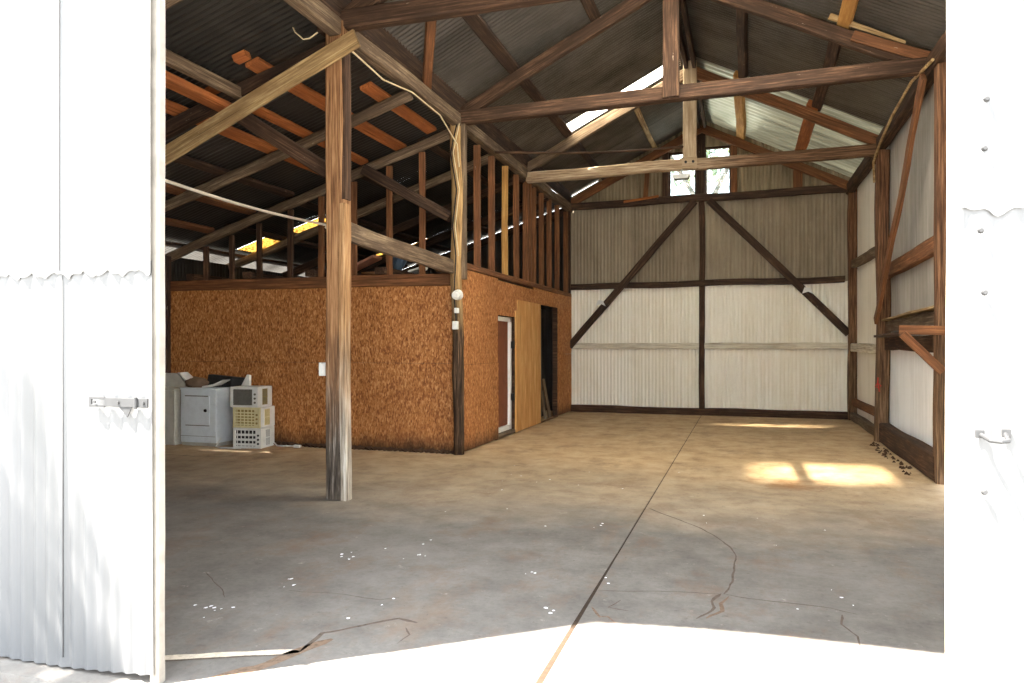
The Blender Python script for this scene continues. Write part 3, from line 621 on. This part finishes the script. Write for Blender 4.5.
m = MB(); m.box((RX-.12, YE-.16, 4.43), (RX+.12, YE-.135, 4.62), .006); m.build('gusset_plate', 'pale_warm', k2)
for dx in (-.06, .06):
    m = MB(); m.tube([(RX+dx, YE-.16, 4.53), (RX+dx, YE-.18, 4.53)], .022, 8); m.build('bolt', 'black', k2)
fl_ = empty('flood_lamp', (-.99, YE-.1, 4.42), 'small white flood lamp hung under the middle of the pale tie beam', 'lamp')
m = MB(); m.tube([(-.99, YE-.1, 4.42), (-.99, YE-.12, 4.34)], .02, 8); m.build('stem', 'steel', fl_)
m = MB(); m.prism([(-1.15, YE-.2, 4.33), (-.85, YE-.2, 4.33), (-.88, YE-.2, 4.26), (-1.12, YE-.2, 4.26)], (0, .14, 0)); m.build('lamp_housing', 'enamel_white', fl_)
m = MB(); m.box((-1.11, YE-.19, 4.25), (-.89, YE-.08, 4.262)); m.build('lens', 'grille_grey', fl_)
beam('roof_brace', (XL+.02, 8.25, 4.66), (-3.1, 6.95, 4.98), .11, .05, 'red', 'short red brace on the left slope between plate and nearest tie beam', 'brace', up=(-.5, 0, 1))
beam('thin_pole', (XL+.1, 10.6, 4.47), (RX-.1, YE-.12, 4.80), .04, .04, 'brown', 'thin sagging pole from the left plate to the pale king post', 'pole', round_=True, sag=.05)
beam('splintered_plank', (.95, YB-.17, 5.34), (1.75, YB-.17, 4.94), .03, .07, 'pale', 'pale splintered plank end on the second right rafter', 'plank', warp=.01, taper=.5)
beam('splintered_plank', (1.2, YB-.19, 5.08), (2.0, YB-.19, 4.74), .03, .12, 'red', 'red splintered plank along the foot of the second right rafter', 'plank', warp=.012)

# ------------------------------------------------------------------ back wall timbers
beam('back_girt', (XL, YC-.03, 2.80), (XR-.12, YC-.03, 2.82), .08, .13, 'dark', 'dark girt across the back wall where bare sheets meet white ones', 'girt', warp=.014)
beam('back_girt', (XL+.04, YC-.01, 1.475), (XR-.07, YC-.01, 1.475), .06, .13, 'white_board', 'whitewashed girt across the white lower back wall', 'girt', warp=.006)
beam('kick_board', (XL, YC-.02, .075), (XR, YC-.02, .075), .08, .16, 'brown', 'brown kick board along the foot of the back wall', 'board', warp=.012)
beam('centre_post', (-.855, YC-.02, 0), (-.855, YC-.02, 4.55), .06, .12, 'brown', 'slim dark post up the middle of the back wall', 'post', up=(1, 0, 0), warp=.012)
beam('gable_stud', (-.885, YC-.02, 4.66), (-.885, YC-.02, zn(RX)-.2), .19, .08, 'dark', 'broad dark stud between the two gable windows', 'stud', 'studs of the back gable', up=(0, 1, 0))
beam('gable_stud', (-1.62, YC-.02, 4.66), (-1.62, YC-.02, zn(-1.62)-.3), .13, .08, 'brown', 'brown stud left of the left-hand gable window', 'stud', 'studs of the back gable', up=(0, 1, 0))
beam('gable_stud', (-.2, YC-.02, 4.6), (-.2, YC-.02, zn(-.2)-.3), .13, .08, 'red', 'red stud right of the right-hand gable window', 'stud', 'studs of the back gable', up=(0, 1, 0))
beam('gable_stud', (-2.05, YC-.02, 4.66), (-2.0, YC-.02, zn(-2.02)-.3), .1, .06, 'red', 'outermost thin red stud left of the gable windows', 'stud', 'studs of the back gable', up=(0, 1, 0))
beam('gable_stud', (1.05, YC-.02, 4.68), (1.05, YC-.02, zn(1.05)-.3), .18, .06, 'red', 'broad red stud in the right part of the back gable', 'stud', 'studs of the back gable', up=(0, 1, 0))
beam('diagonal_brace', (-1.0, YC-.12, 4.55), (-3.72, YC-.12, 1.46), .05, .15, 'dark', 'dark diagonal brace falling left across the back wall', 'brace', 'braces of the back wall', warp=.01)
beam('diagonal_brace', (-.7, YC-.12, 4.55), (2.0, YC-.12, 1.72), .05, .15, 'dark', 'dark diagonal brace falling right across the back wall', 'brace', 'braces of the back wall', warp=.01)
for x, z, l_ in ((-3.02, 2.42, 'white torn scrap on the left diagonal brace'), (1.22, 2.60, 'white torn scrap on the right diagonal brace')):
    m = MB(); m.prism([(x-.1, YC-.16, z-.06), (x+.02, YC-.16, z-.02), (x+.12, YC-.16, z-.07), (x+.06, YC-.16, z+.05), (x-.05, YC-.16, z+.07)], (0, .012, 0)); tag(m.build('torn_scrap', 'paper', origin=(x, YC-.15, z)), l_, 'scrap')
beam('batten_scrap', (-2.5, YC-.16, 4.62), (-1.75, YC-.16, 4.70), .02, .05, 'orange', 'short orange batten lying on the dark back tie beam', 'batten')

# ------------------------------------------------------------------ right wall timbers
def rg(name, y0, z0, y1, z1, w, h, mat, label, cat='girt', x=None):
    beam(name, (x or XR+.03, y0, z0), (x or XR+.03, y1, z1), w, h, mat, label, cat, warp=.01)
rg('side_girt', 12.6, 3.02, 15.9, 3.10, .1, .16, 'grey', 'grey upper girt on the right wall, far bay')
rg('side_girt', 9.0, 2.66, 12.4, 2.60, .1, .2, 'red', 'reddish upper girt on the right wall, near bay')
rg('side_girt', 12.6, 1.43, 15.9, 1.44, .1, .16, 'white_board', 'whitewashed middle girt on the right wall, far bay')
rg('side_girt', 12.6, .39, 15.9, .37, .08, .14, 'red', 'low brown rail on the right wall, far bay')
rg('side_girt', 9.0, 1.52, 12.4, 1.52, .06, .2, 'brown', 'brown girt behind the shelf on the right wall')
rg('ledge_board', 9.0, 1.93, 12.3, 1.88, .16, .03, 'pale', 'thin pale ledge above the shelf on the right wall', 'ledge')
rg('backing_board', 9.0, 1.80, 12.3, 1.78, .03, .16, 'grey', 'greyish board between ledge and shelf on the right wall', 'board')
rg('sill_beam', 8.95, .15, 12.4, .15, .16, .30, 'brown', 'thick brown sill beam along the foot of the right wall', 'sill', x=XR+.0)
rg('sill_beam', 12.6, .08, 15.9, .08, .12, .15, 'grey', 'low grey sill at the foot of the far bay of the right wall', 'sill', x=XR+.02)
sh = empty('wall_shelf', (1.85, 10.6, 1.7), 'rough plank shelf on the right wall with a slanting strut', 'shelf')
beam('shelf_board', (1.93, 9.05, 1.66), (1.96, 12.0, 1.63), .22, .035, 'brown', parent=sh)
beam('bracket_arm', (1.60, 8.78, 1.66), (2.10, 8.78, 1.65), .05, .1, 'red', parent=sh)
beam('bracket_strut', (1.63, 8.76, 1.62), (2.02, 8.78, 1.22), .05, .09, 'red', parent=sh)
beam('diagonal_board', (1.94, 9.2, 4.52), (1.90, 12.1, 1.86), .05, .14, 'red', 'long reddish board nailed diagonally across the right wall', 'brace', warp=.015)
m = MB(); m.tube([(1.93, 8.80, 4.56), (1.88, 9.6, 4.60), (1.86, 10.6, 4.52), (1.87, 11.6, 4.42), (1.9, 12.36, 4.32), (1.91, 12.36, 4.0)], .018, 7); tag(m.build('hanging_cable', 'pale', origin=(1.95, 8.95, 4.5)), 'thick pale cable drooping along the right plate', 'cable')
m = MB(); m.tube([(1.96, 12.33, 1.0), (1.955, 12.33, .92), (1.92, 12.33, .86), (1.97, 12.33, .84), (2.0, 12.33, .87), (1.955, 12.33, .92), (1.98, 12.33, .78)], .009, 6); tag(m.build('red_cord', 'redcord', origin=(1.95, 12.33, .9)), 'scrap of red cord hooked on the heavy dark right-hand post', 'cord')
m = MB()
for _ in range(70):
    x, y = random.uniform(1.78, 1.93), random.uniform(9.3, 12.2); r = random.uniform(.008, .022); m.tube([(x-r, y, .0), (x, y+r*.5, r*.8), (x+r, y, .0)], [r*.4, r*.9, r*.4], 5)
tag(m.build('rubble_line', 'soil'), 'dark crumbs of rubble along the brown sill of the right wall', 'rubble', kind='stuff')

# ------------------------------------------------------------------ lean-to timbers
raf = ((4.75, 'grey', 'first rafter of the lean-to, nearest the doorway'), (6.34, 'dark', 'lean-to rafter ending at the top of the tall free-standing post'), (7.9, 'grey', 'lean-to rafter between the tall post and the board wall'), (PY+.05, 'grey', 'lean-to rafter resting on the short studs of the front board wall'),
       (10.9, 'grey', 'first lean-to rafter seen through the studs over the board room'), (12.5, 'dark', 'second lean-to rafter seen through the studs over the board room'), (14.2, 'dark', 'third lean-to rafter seen through the studs over the board room'), (15.85, 'dark', 'last lean-to rafter against the back wall'))
for Y, mt, lb in raf:
    beam('lean_to_rafter', (XL-.02, Y, zl(XL)-.20), (XE+.1, Y, zl(XE+.1)-.20), .09, .15, mt, lb, 'rafter', 'rafters of the lean-to', round_=(mt == 'grey'), warp=.02)
def lp(x, a, b, w, mt, lb, dz=0):
    beam('lean_to_purlin', (x, a, zl(x)-.07+dz), (x, b, zl(x)-.07+dz), w, .05, mt, lb, 'purlin', 'purlins of the lean-to', up=(-.32, 0, 1), warp=.008)
lp(-4.70, 6.15, 9.5, .17, 'orange', 'bright orange purlin passing behind the tall free-standing post')
lp(-4.17, 7.5, 9.35, .16, 'orange', 'short orange purlin close to the grey plate, left of the post with the lamp')
lp(-5.25, 6.2, 9.4, .13, 'orange', 'thin orange purlin meeting the end of the doubled ledger beam')
lp(-5.75, 4.9, 9.4, .17, 'orange', 'orange purlin in the lean-to crossing above the pale nailed-on board')
lp(-6.5, 5.0, 9.4, .14, 'dark', 'dark purlin in the middle of the lean-to roof')
lp(-7.17, 5.6, 9.4, .14, 'red', 'reddish purlin in the outer half of the lean-to roof')
lp(-7.95, 6.0, 9.4, .14, 'red', 'reddish outer purlin above the white cord, near the eave')
lp(-8.6, 5.0, 15.8, .1, 'dark', 'dark eave purlin of the lean-to above the bright gap')
for x, l_ in ((-4.4, 'dark purlin over the board room next to the main plate'), (-5.5, 'dark purlin over the board room, second from the main plate'), (-6.6, 'dark purlin over the board room beyond the yellow roof lights'), (-7.72, 'dark purlin over the board room between the two yellow roof lights')):
    lp(x, 9.5, 15.8, .12, 'dark', l_)
hb = empty('ledger_beam', (-5.05, 5.0, 4.0), 'doubled ledger beam with an orange underside at the top left of the lean-to', 'beam')
beam('upper_timber', (-4.93, 3.4, 4.10), (-4.98, 6.4, 4.10), .08, .12, 'grey', parent=hb)
beam('lower_timber', (-5.10, 3.4, 3.98), (-5.16, 6.45, 3.98), .18, .08, 'orange', parent=hb)
beam('orange_block', (-4.62, 5.98, 4.34), (-4.76, 5.98, 4.30), .10, .07, 'orange', 'small orange block under the lean-to sheets left of the tall post', 'block')
beam('nailed_board', (XL+.30, YA-.19, 4.38), (-6.15, YA-.16, 3.28), .05, .17, 'pale', 'pale yellowish board nailed slantwise to the top of the tall post', 'board', warp=.006)
beam('knee_brace', (-5.15, 6.44, 3.98), (XL-.12, 6.44, 3.18), .08, .15, 'brown', 'brown knee brace behind the slanting pale board, meeting the tall post', 'brace', 'knee braces of the lean-to', warp=.01)
beam('knee_brace', (-5.2, PY-.06, 4.02), (XL-.1, PY-.06, 3.26), .08, .15, 'dark', 'dark knee brace meeting the post with the lamp', 'brace', 'knee braces of the lean-to', warp=.01)
beam('aisle_girt', (XL-.02, YA+.1, 2.64), (XL-.02, YB-.2, 2.56), .07, .19, 'grey', 'grey girt running from the tall post back to the post with the lamp', 'girt', warp=.012)
m = MB(); n = 14; m.tube([V((-5.64, 5.6, 3.2)).lerp(V((-5.78, 9.2, 3.24)), i/n)-V((0, 0, .05*math.sin(math.pi*i/n))) for i in range(n+1)], .018, 8); m.tube([(-5.78, 9.2, 3.24), (-5.76, 9.26, 3.2), (-5.72, 9.22, 3.16), (-5.75, 9.16, 3.2)], .014, 6); tag(m.build('stretched_rope', 'rope', origin=(-5.7, 7.4, 3.2)), 'white rope stretched across the lean-to towards the yellow roof lights', 'rope')
m = MB(); m.tube([(-4.18, 6.05, 4.62), (-4.13, 6.05, 4.52), (-4.04, 6.05, 4.44), (-3.97, 6.05, 4.44), (-3.9, 6.08, 4.50)], .007, 6); m.tube([(XL+.15, YA-.15, 4.35), (XL+.13, 6.9, 4.3), (XL+.13, 7.6, 4.4), (XL+.13, 8.4, 4.38), (XL+.08, YB-.3, 4.2), (XL+.1, YB-.28, 3.9)], .009, 6)
tag(m.build('electric_cable', 'wire', origin=(XL, 7.5, 4.4)), 'pale cable looping along the grey plate between the two left posts', 'cable')
bl = empty('light_bulb', (-3.95, 9.62, 4.1), 'bare glowing bulb hanging behind the post with the lamp', 'bulb')  # glowing shape added in place of a bright gap, no real lamp
m = MB(); m.tube([(-3.95, 9.62, 4.34), (-3.95, 9.62, 4.14)], .008, 6); m.tube([(-3.95, 9.62, 4.16), (-3.95, 9.62, 4.10)], .02, 8); m.build('socket', 'black', bl)
bm_ = bpy.data.materials.new('lit_bulb'); bm_.use_nodes = True; bp = bm_.node_tree.nodes['Principled BSDF']; bp.inputs['Emission Color'].default_value = (1, .9, .7, 1); bp.inputs['Emission Strength'].default_value = 6; M['bulb'] = bm_
m = MB(); m.tube([(-3.95, 9.62, 4.10), (-3.95, 9.62, 4.08), (-3.95, 9.62, 4.05), (-3.95, 9.62, 4.02), (-3.95, 9.62, 4.0)], [.015, .03, .038, .03, .01], 12); m.build('glass', 'bulb', bl, smooth=True)

# ------------------------------------------------------------------ dryer, washer, air conditioners
def appliance(name, x0, x1, y0, y1, h, label, cat, mat):
    r = empty(name, ((x0+x1)/2, (y0+y1)/2, 0), label, cat)
    m = MB(); m.box((x0, y0, .05), (x1, y1, h-.03), .012); m.build('cabinet', mat, r)
    m = MB(); m.box((x0-.004, y0-.01, h-.028), (x1+.004, y1, h), .008); m.build('top_panel', mat, r)
    m = MB(); m.box((x0+.01, y0+.02, 0), (x1-.01, y1-.02, .05)); m.build('plinth', 'enamel_old', r)
    return r
dr = appliance('clothes_dryer', -8.03, -7.39, 8.85, 9.31, .86, 'white clothes dryer with a square front door beside the stacked air conditioners', 'dryer', 'enamel')
m = MB(); m.box((-7.96, 8.838, .32), (-7.50, 8.85, .74), .005); m.build('door', 'enamel', dr)
m = MB(); m.box((-7.94, 8.836, .735), (-7.52, 8.84, .75)); m.build('door_seam', 'grille_grey', dr); m = MB(); m.box((-7.93, 8.836, .30), (-7.50, 8.84, .312)); m.build('door_seam', 'grille_grey', dr)
m = MB(); m.tube([(-7.57, 8.82, .53), (-7.57, 8.84, .53)], [.02, .026], 12); m.build('handle', 'black', dr)
m = MB(); m.box((-8.02, 8.842, .145), (-7.40, 8.851, .15)); m.build('toe_seam', 'grille_grey', dr)
wa = appliance('washing_machine', -8.64, -8.10, 8.80, 9.22, .85, 'aged white washing machine left of the dryer, half hidden by the doorway', 'washing machine', 'enamel_old')
m = MB(); m.prism([(-8.64, 9.10, .85), (-8.10, 9.10, .85), (-8.32, 9.10, 1.06), (-8.64, 9.10, 1.06)], (0, .12, 0)); m.build('control_console', 'enamel_old', wa)
m = MB(); m.prism([(-8.32, 9.10, 1.07), (-8.30, 9.10, 1.075), (-8.02, 9.10, .87), (-8.04, 9.10, .862)], (0, .2, 0)); tag(m.build('propped_strip', 'paper', origin=(-8.2, 9.1, .86)), 'white strip leaning down from the washer console onto the dryer', 'strip')
m = MB()
bmm = bmesh.new(); bmesh.ops.create_icosphere(bmm, subdivisions=3, radius=1)
for v in bmm.verts:
    q = 1+.35*noise.noise(v.co*1.6)+.25*noise.noise(v.co*4); v.co = V((v.co.x*.17*q, v.co.y*.14*q, max(0, v.co.z*.10*q+.05)))
bmm.transform(Matrix.Translation((-7.86, 9.02, .862))); bmm.verts.index_update(); m._add([v.co.copy() for v in bmm.verts], [[v.index for v in f_.verts] for f_ in bmm.faces]); bmm.free()
tag(m.build('brown_sack', 'cloth', origin=(-7.86, 9.02, .86), smooth=True), 'crumpled brown sack lying on the dryer', 'sack')
m = MB(); m.prism([(-7.66, 8.87, .862), (-7.45, 8.87, .90), (-7.30, 8.87, .97), (-7.29, 8.87, .985), (-7.46, 8.87, .92), (-7.66, 8.87, .885)], (0, .17, 0)); tag(m.build('folded_sheet', 'paper', origin=(-7.6, 8.9, .862)), 'white folded sheet lying at the front of the dryer top', 'sheet')
m = MB(); m.prism([(-7.78, 9.1, .862), (-7.40, 9.1, .864), (-7.12, 9.1, .90), (-7.05, 9.1, 1.0), (-7.74, 9.1, 1.05)], (0, .1, 0)); m.build('dark_panel', 'dark_plastic'); tag(bpy.data.objects['dark_panel'], 'dark rectangular panel standing at the back of the dryer top', 'panel')
m = MB(); m.prism([(-7.10, 9.04, .895), (-6.96, 9.04, .895), (-6.96, 9.04, 1.05), (-7.0, 9.04, 1.06)], (0, .05, 0)); tag(m.build('white_bracket', 'enamel_white', origin=(-7.08, 9.05, .94)), 'small white bracket standing on the topmost air conditioner', 'bracket')
def air_con(x, y, z, rz, shell, face, slat, label, nh, dark):
    r = empty('air_conditioner', (x, y, z), label, 'air conditioner', 'stacked air conditioners', rz=rz)
    R_ = WM[r.name]; w_, d_, h_ = .44, .40, .295
    def part(m, name, mat):
        m.bm.transform(R_); return m.build(name, mat, r)
    part(MB().box((-w_/2, -d_/2+.03, .0), (w_/2, d_/2, h_), .012), 'housing', shell)
    b = MB(); b.box((-w_/2, -d_/2, 0), (w_/2, -d_/2+.035, .03), .006); b.box((-w_/2, -d_/2, h_-.035), (w_/2, -d_/2+.035, h_), .006); b.box((-w_/2, -d_/2, 0), (-w_/2+.04, -d_/2+.035, h_), .006); b.box((w_/2-.09, -d_/2, 0), (w_/2, -d_/2+.035, h_), .006); part(b, 'front_frame', face)
    part(MB().box((-w_/2+.03, -d_/2+.018, .02), (w_/2-.08, -d_/2+.032, h_-.03)), 'intake', dark)
    b = MB()
    for k in range(nh): b.box((-w_/2+.035, -d_/2+.006, .04+k*(h_-.085)/nh), (w_/2-.085, -d_/2+.022, .04+(k+.45)*(h_-.085)/nh))
    for k in range(5): b.box((-w_/2+.06+k*.06, -d_/2+.004, .03), (-w_/2+.066+k*.06, -d_/2+.02, h_-.03))
    part(b, 'front_grille', slat)
    for k in range(3):
        b = MB(); b.tube([(w_/2-.045, -d_/2-.01, .07+.06*k), (w_/2-.045, -d_/2+.004, .07+.06*k)], .016, 10); part(b, 'control_knob', dark)
    part(MB().box((w_/2-.004, -.07, .035), (w_/2+.001, .06, h_-.035)), 'side_vent', dark)
    b = MB()
    for k in range(5): b.box((w_/2-.002, -.075+k*.03, .03), (w_/2+.006, -.065+k*.03, h_-.03))
    b.box((w_/2-.002, -.075, h_*.5-.006), (w_/2+.006, .06, h_*.5+.006)); part(b, 'vent_slats', slat if slat != 'grille_grey' else 'grille_tan')
    return r
air_con(-6.88, 9.05, 0, math.radians(8), 'enamel_white', 'enamel_white', 'enamel_white', 'white air conditioner with dark openings at the bottom of the stack', 3, 'dark_plastic')
air_con(-6.88, 9.05, .298, math.radians(4), 'enamel_white', 'enamel_cream', 'enamel_cream', 'cream-fronted air conditioner in the middle of the stack', 5, 'grille_tan')
air_con(-6.91, 9.03, .596, math.radians(6), 'enamel_white', 'enamel_white', 'grille_grey', 'white air conditioner with a grey grille on top of the stack', 14, 'grille_grey')
m = MB(); m.tube([(-6.64, 9.2, .05), (-6.58, 9.18, .012), (-6.5, 9.16, .012), (-6.36, 9.2, .012), (-6.25, 9.17, .014)], .010, 6); m.box((-6.28, 9.14, .0), (-6.17, 9.20, .035), .008)
tag(m.build('power_cord', 'enamel_white', origin=(-6.5, 9.17, 0)), 'white power cord with a plug lying right of the bottom air conditioner', 'cord')
m = MB(); m.tube([(-7.26, 8.80, .14), (-7.32, 8.76, .02), (-7.2, 8.73, .012), (-7.0, 8.76, .012), (-6.9, 8.78, .012)], .009, 6)
tag(m.build('power_cord', 'enamel_white', origin=(-6.7, 9.0, 0)), 'white cord curling on the floor in front of the bottom air conditioner', 'cord')

# ------------------------------------------------------------------ the two sheeted front doors
def leaf_door(name, x0, x1, seam):
    r = empty(name, ((x0+x1)/2, YF, 0), None, None, kind='structure')
    kw = dict(kind=None, parent=r, dent=.008)
    wd = x1-x0
    n_ = (wd/.68)
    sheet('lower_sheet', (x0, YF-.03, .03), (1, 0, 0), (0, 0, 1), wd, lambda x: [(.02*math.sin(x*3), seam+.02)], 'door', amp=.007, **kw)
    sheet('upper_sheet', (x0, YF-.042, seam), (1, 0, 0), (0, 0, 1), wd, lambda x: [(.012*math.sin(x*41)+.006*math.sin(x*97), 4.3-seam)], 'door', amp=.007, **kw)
    return r
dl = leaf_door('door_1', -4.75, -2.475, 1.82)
beam('edge_board', (-2.485, YF-.0, .0), (-2.485, YF-.0, 4.3), .05, .045, 'door_edge', parent=dl, up=(0, 1, 0), warp=.004)
for z in (.3, 2.0, 4.0): beam('rail', (-4.75, YF+.03, z), (-2.52, YF+.03, z), .05, .14, 'pale', parent=dl)
m = MB(); m.box((-2.992, YF-.041, .06), (-2.989, YF-.03, 1.82)); m.build('lap_seam', 'seam_grey', dl); m = MB(); m.box((-2.999, YF-.053, 1.84), (-2.996, YF-.04, 4.3)); m.build('lap_seam', 'seam_grey', dl)
hs = MB()
hs.box((-2.718, YF-.066, 1.225), (-2.478, YF-.058, 1.265), .002)
for a, b in (((-2.798, 1.222), (-2.718, 1.234)), ((-2.798, 1.256), (-2.718, 1.268)), ((-2.808, 1.222), (-2.793, 1.268))): hs.box((a[0], YF-.066, a[1]), (b[0], YF-.058, b[1]), .002)
hs.tube([(-2.538, YF-.07, 1.22), (-2.538, YF-.07, 1.27)], .007, 8)
for x in (-2.768, -2.638, -2.498): hs.tube([(x, YF-.068, 1.245), (x, YF-.074, 1.245)], .007, 8)
hs.prism([(-2.638, YF-.062, 1.225), (-2.568, YF-.062, 1.225), (-2.593, YF-.062, 1.18)], (0, .004, 0))
hs.build('hasp', 'dark_iron', dl)
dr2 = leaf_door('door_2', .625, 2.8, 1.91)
beam('edge_board', (.64, YF+.02, .0), (.64, YF+.02, 4.3), .05, .05, 'white_board', parent=dr2, up=(0, 1, 0), warp=.003)
for z in (.3, 2.0, 4.0): beam('rail', (.66, YF+.03, z), (2.8, YF+.03, z), .05, .14, 'pale', parent=dr2)
st = MB(); st.tube([(.69, YF-.045, 1.225), (.70, YF-.105, 1.215), (.725, YF-.115, 1.213), (.745, YF-.105, 1.215), (.755, YF-.045, 1.23)], .007, 8)
st.box((.675, YF-.05, 1.215), (.70, YF-.042, 1.24), .002); st.box((.745, YF-.05, 1.22), (.77, YF-.042, 1.245), .002); st.build('staple', 'dark_iron', dr2)
for x, z in ((.705, 2.25), (.69, 1.85), (.70, 1.66), (.70, 1.05), (.69, .42), (.70, 2.1)):
    n_ = MB(); n_.tube([(x, YF-.045, z), (x, YF-.056, z)], [.010, .006], 8); n_.build('nail_head', 'dark_iron', dr2)

# ------------------------------------------------------------------ trees outside: one left of the doorway, one behind the gable windows
def tree(loc, label, trunk, leaves, size, seed):
    r = empty('tree', loc, label, 'tree'); random.seed(seed)
    m = MB()
    for pts, rad in trunk: m.tube(pts, rad, 8)
    m.build('trunk', 'bark', r, smooth=True)
    m = MB()
    for p in leaves:
        a, b = V((random.gauss(0, 1), random.gauss(0, 1), random.gauss(0, .6))).normalized(), V((random.gauss(0, 1), random.gauss(0, 1), random.gauss(0, .6))).normalized()
        k = size*random.uniform(.6, 1.3); p = V(p); c = a.cross(b).normalized()*.2
        m._add([p-a*k, p+(b+c)*k*.35, p+a*k, p-(b-c)*k*.35], [(0, 1, 2, 3)])
    m.build('foliage', 'leaf', r); return r
random.seed(21); lv = []
while len(lv) < 2200:
    Y = random.uniform(-.1, 1.7); u = random.uniform(-9.0, -6.0); w_ = random.uniform(6.4, 11.0)
    lim = 9.75-(u+6.75)*2.2
    if w_ > lim or (noise.noise(V((u*1.5, w_*1.1, 4))) < -.22) or random.random() > min(1, (lim-w_)/1.2): continue
    lv.append((u+1.3*Y, Y, w_-3*Y))
tree((-7.0, .8, -.06), 'leafy tree outside the doorway, left of the sheeted door, out of view', [([(-7.0, .8, -.06), (-6.9, .85, 1.8), (-6.75, .8, 3.4), (-6.4, .8, 5.0), (-6.1, .8, 6.6)], [.16, .13, .11, .07, .03]), ([(-6.75, .8, 3.4), (-7.3, .4, 4.6), (-7.7, .2, 5.8)], [.07, .05, .02]), ([(-6.6, .8, 4.2), (-5.9, 1.1, 4.6), (-5.5, 1.2, 4.9)], [.05, .03, .015])], lv, .11, 5)
random.seed(22); lv = []
while len(lv) < 1500:
    p = V((random.gauss(0, 1), random.gauss(0, 1), random.gauss(0, 1))); p = p.normalized()*random.random()**.4
    q = V((-1.2+2.4*p.x, 20+1.6*p.y, 7.35+1.55*p.z))
    if noise.noise(q*.9) > -.15: lv.append(q)
tree((-1.2, 20.2, -.06), 'green tree standing outside behind the gable windows', [([(-1.2, 20.2, -.06), (-1.15, 20.1, 3), (-1.0, 20, 6.2), (-1.2, 20, 8.2)], [.2, .17, .1, .03]), ([(-1.1, 20.1, 4.8), (-.2, 20, 6.6), (.3, 20, 7.6)], [.08, .05, .02]), ([(-1.1, 20.1, 5.2), (-2.0, 20, 6.8), (-2.6, 20, 7.6)], [.07, .04, .02])], lv, .16, 6)
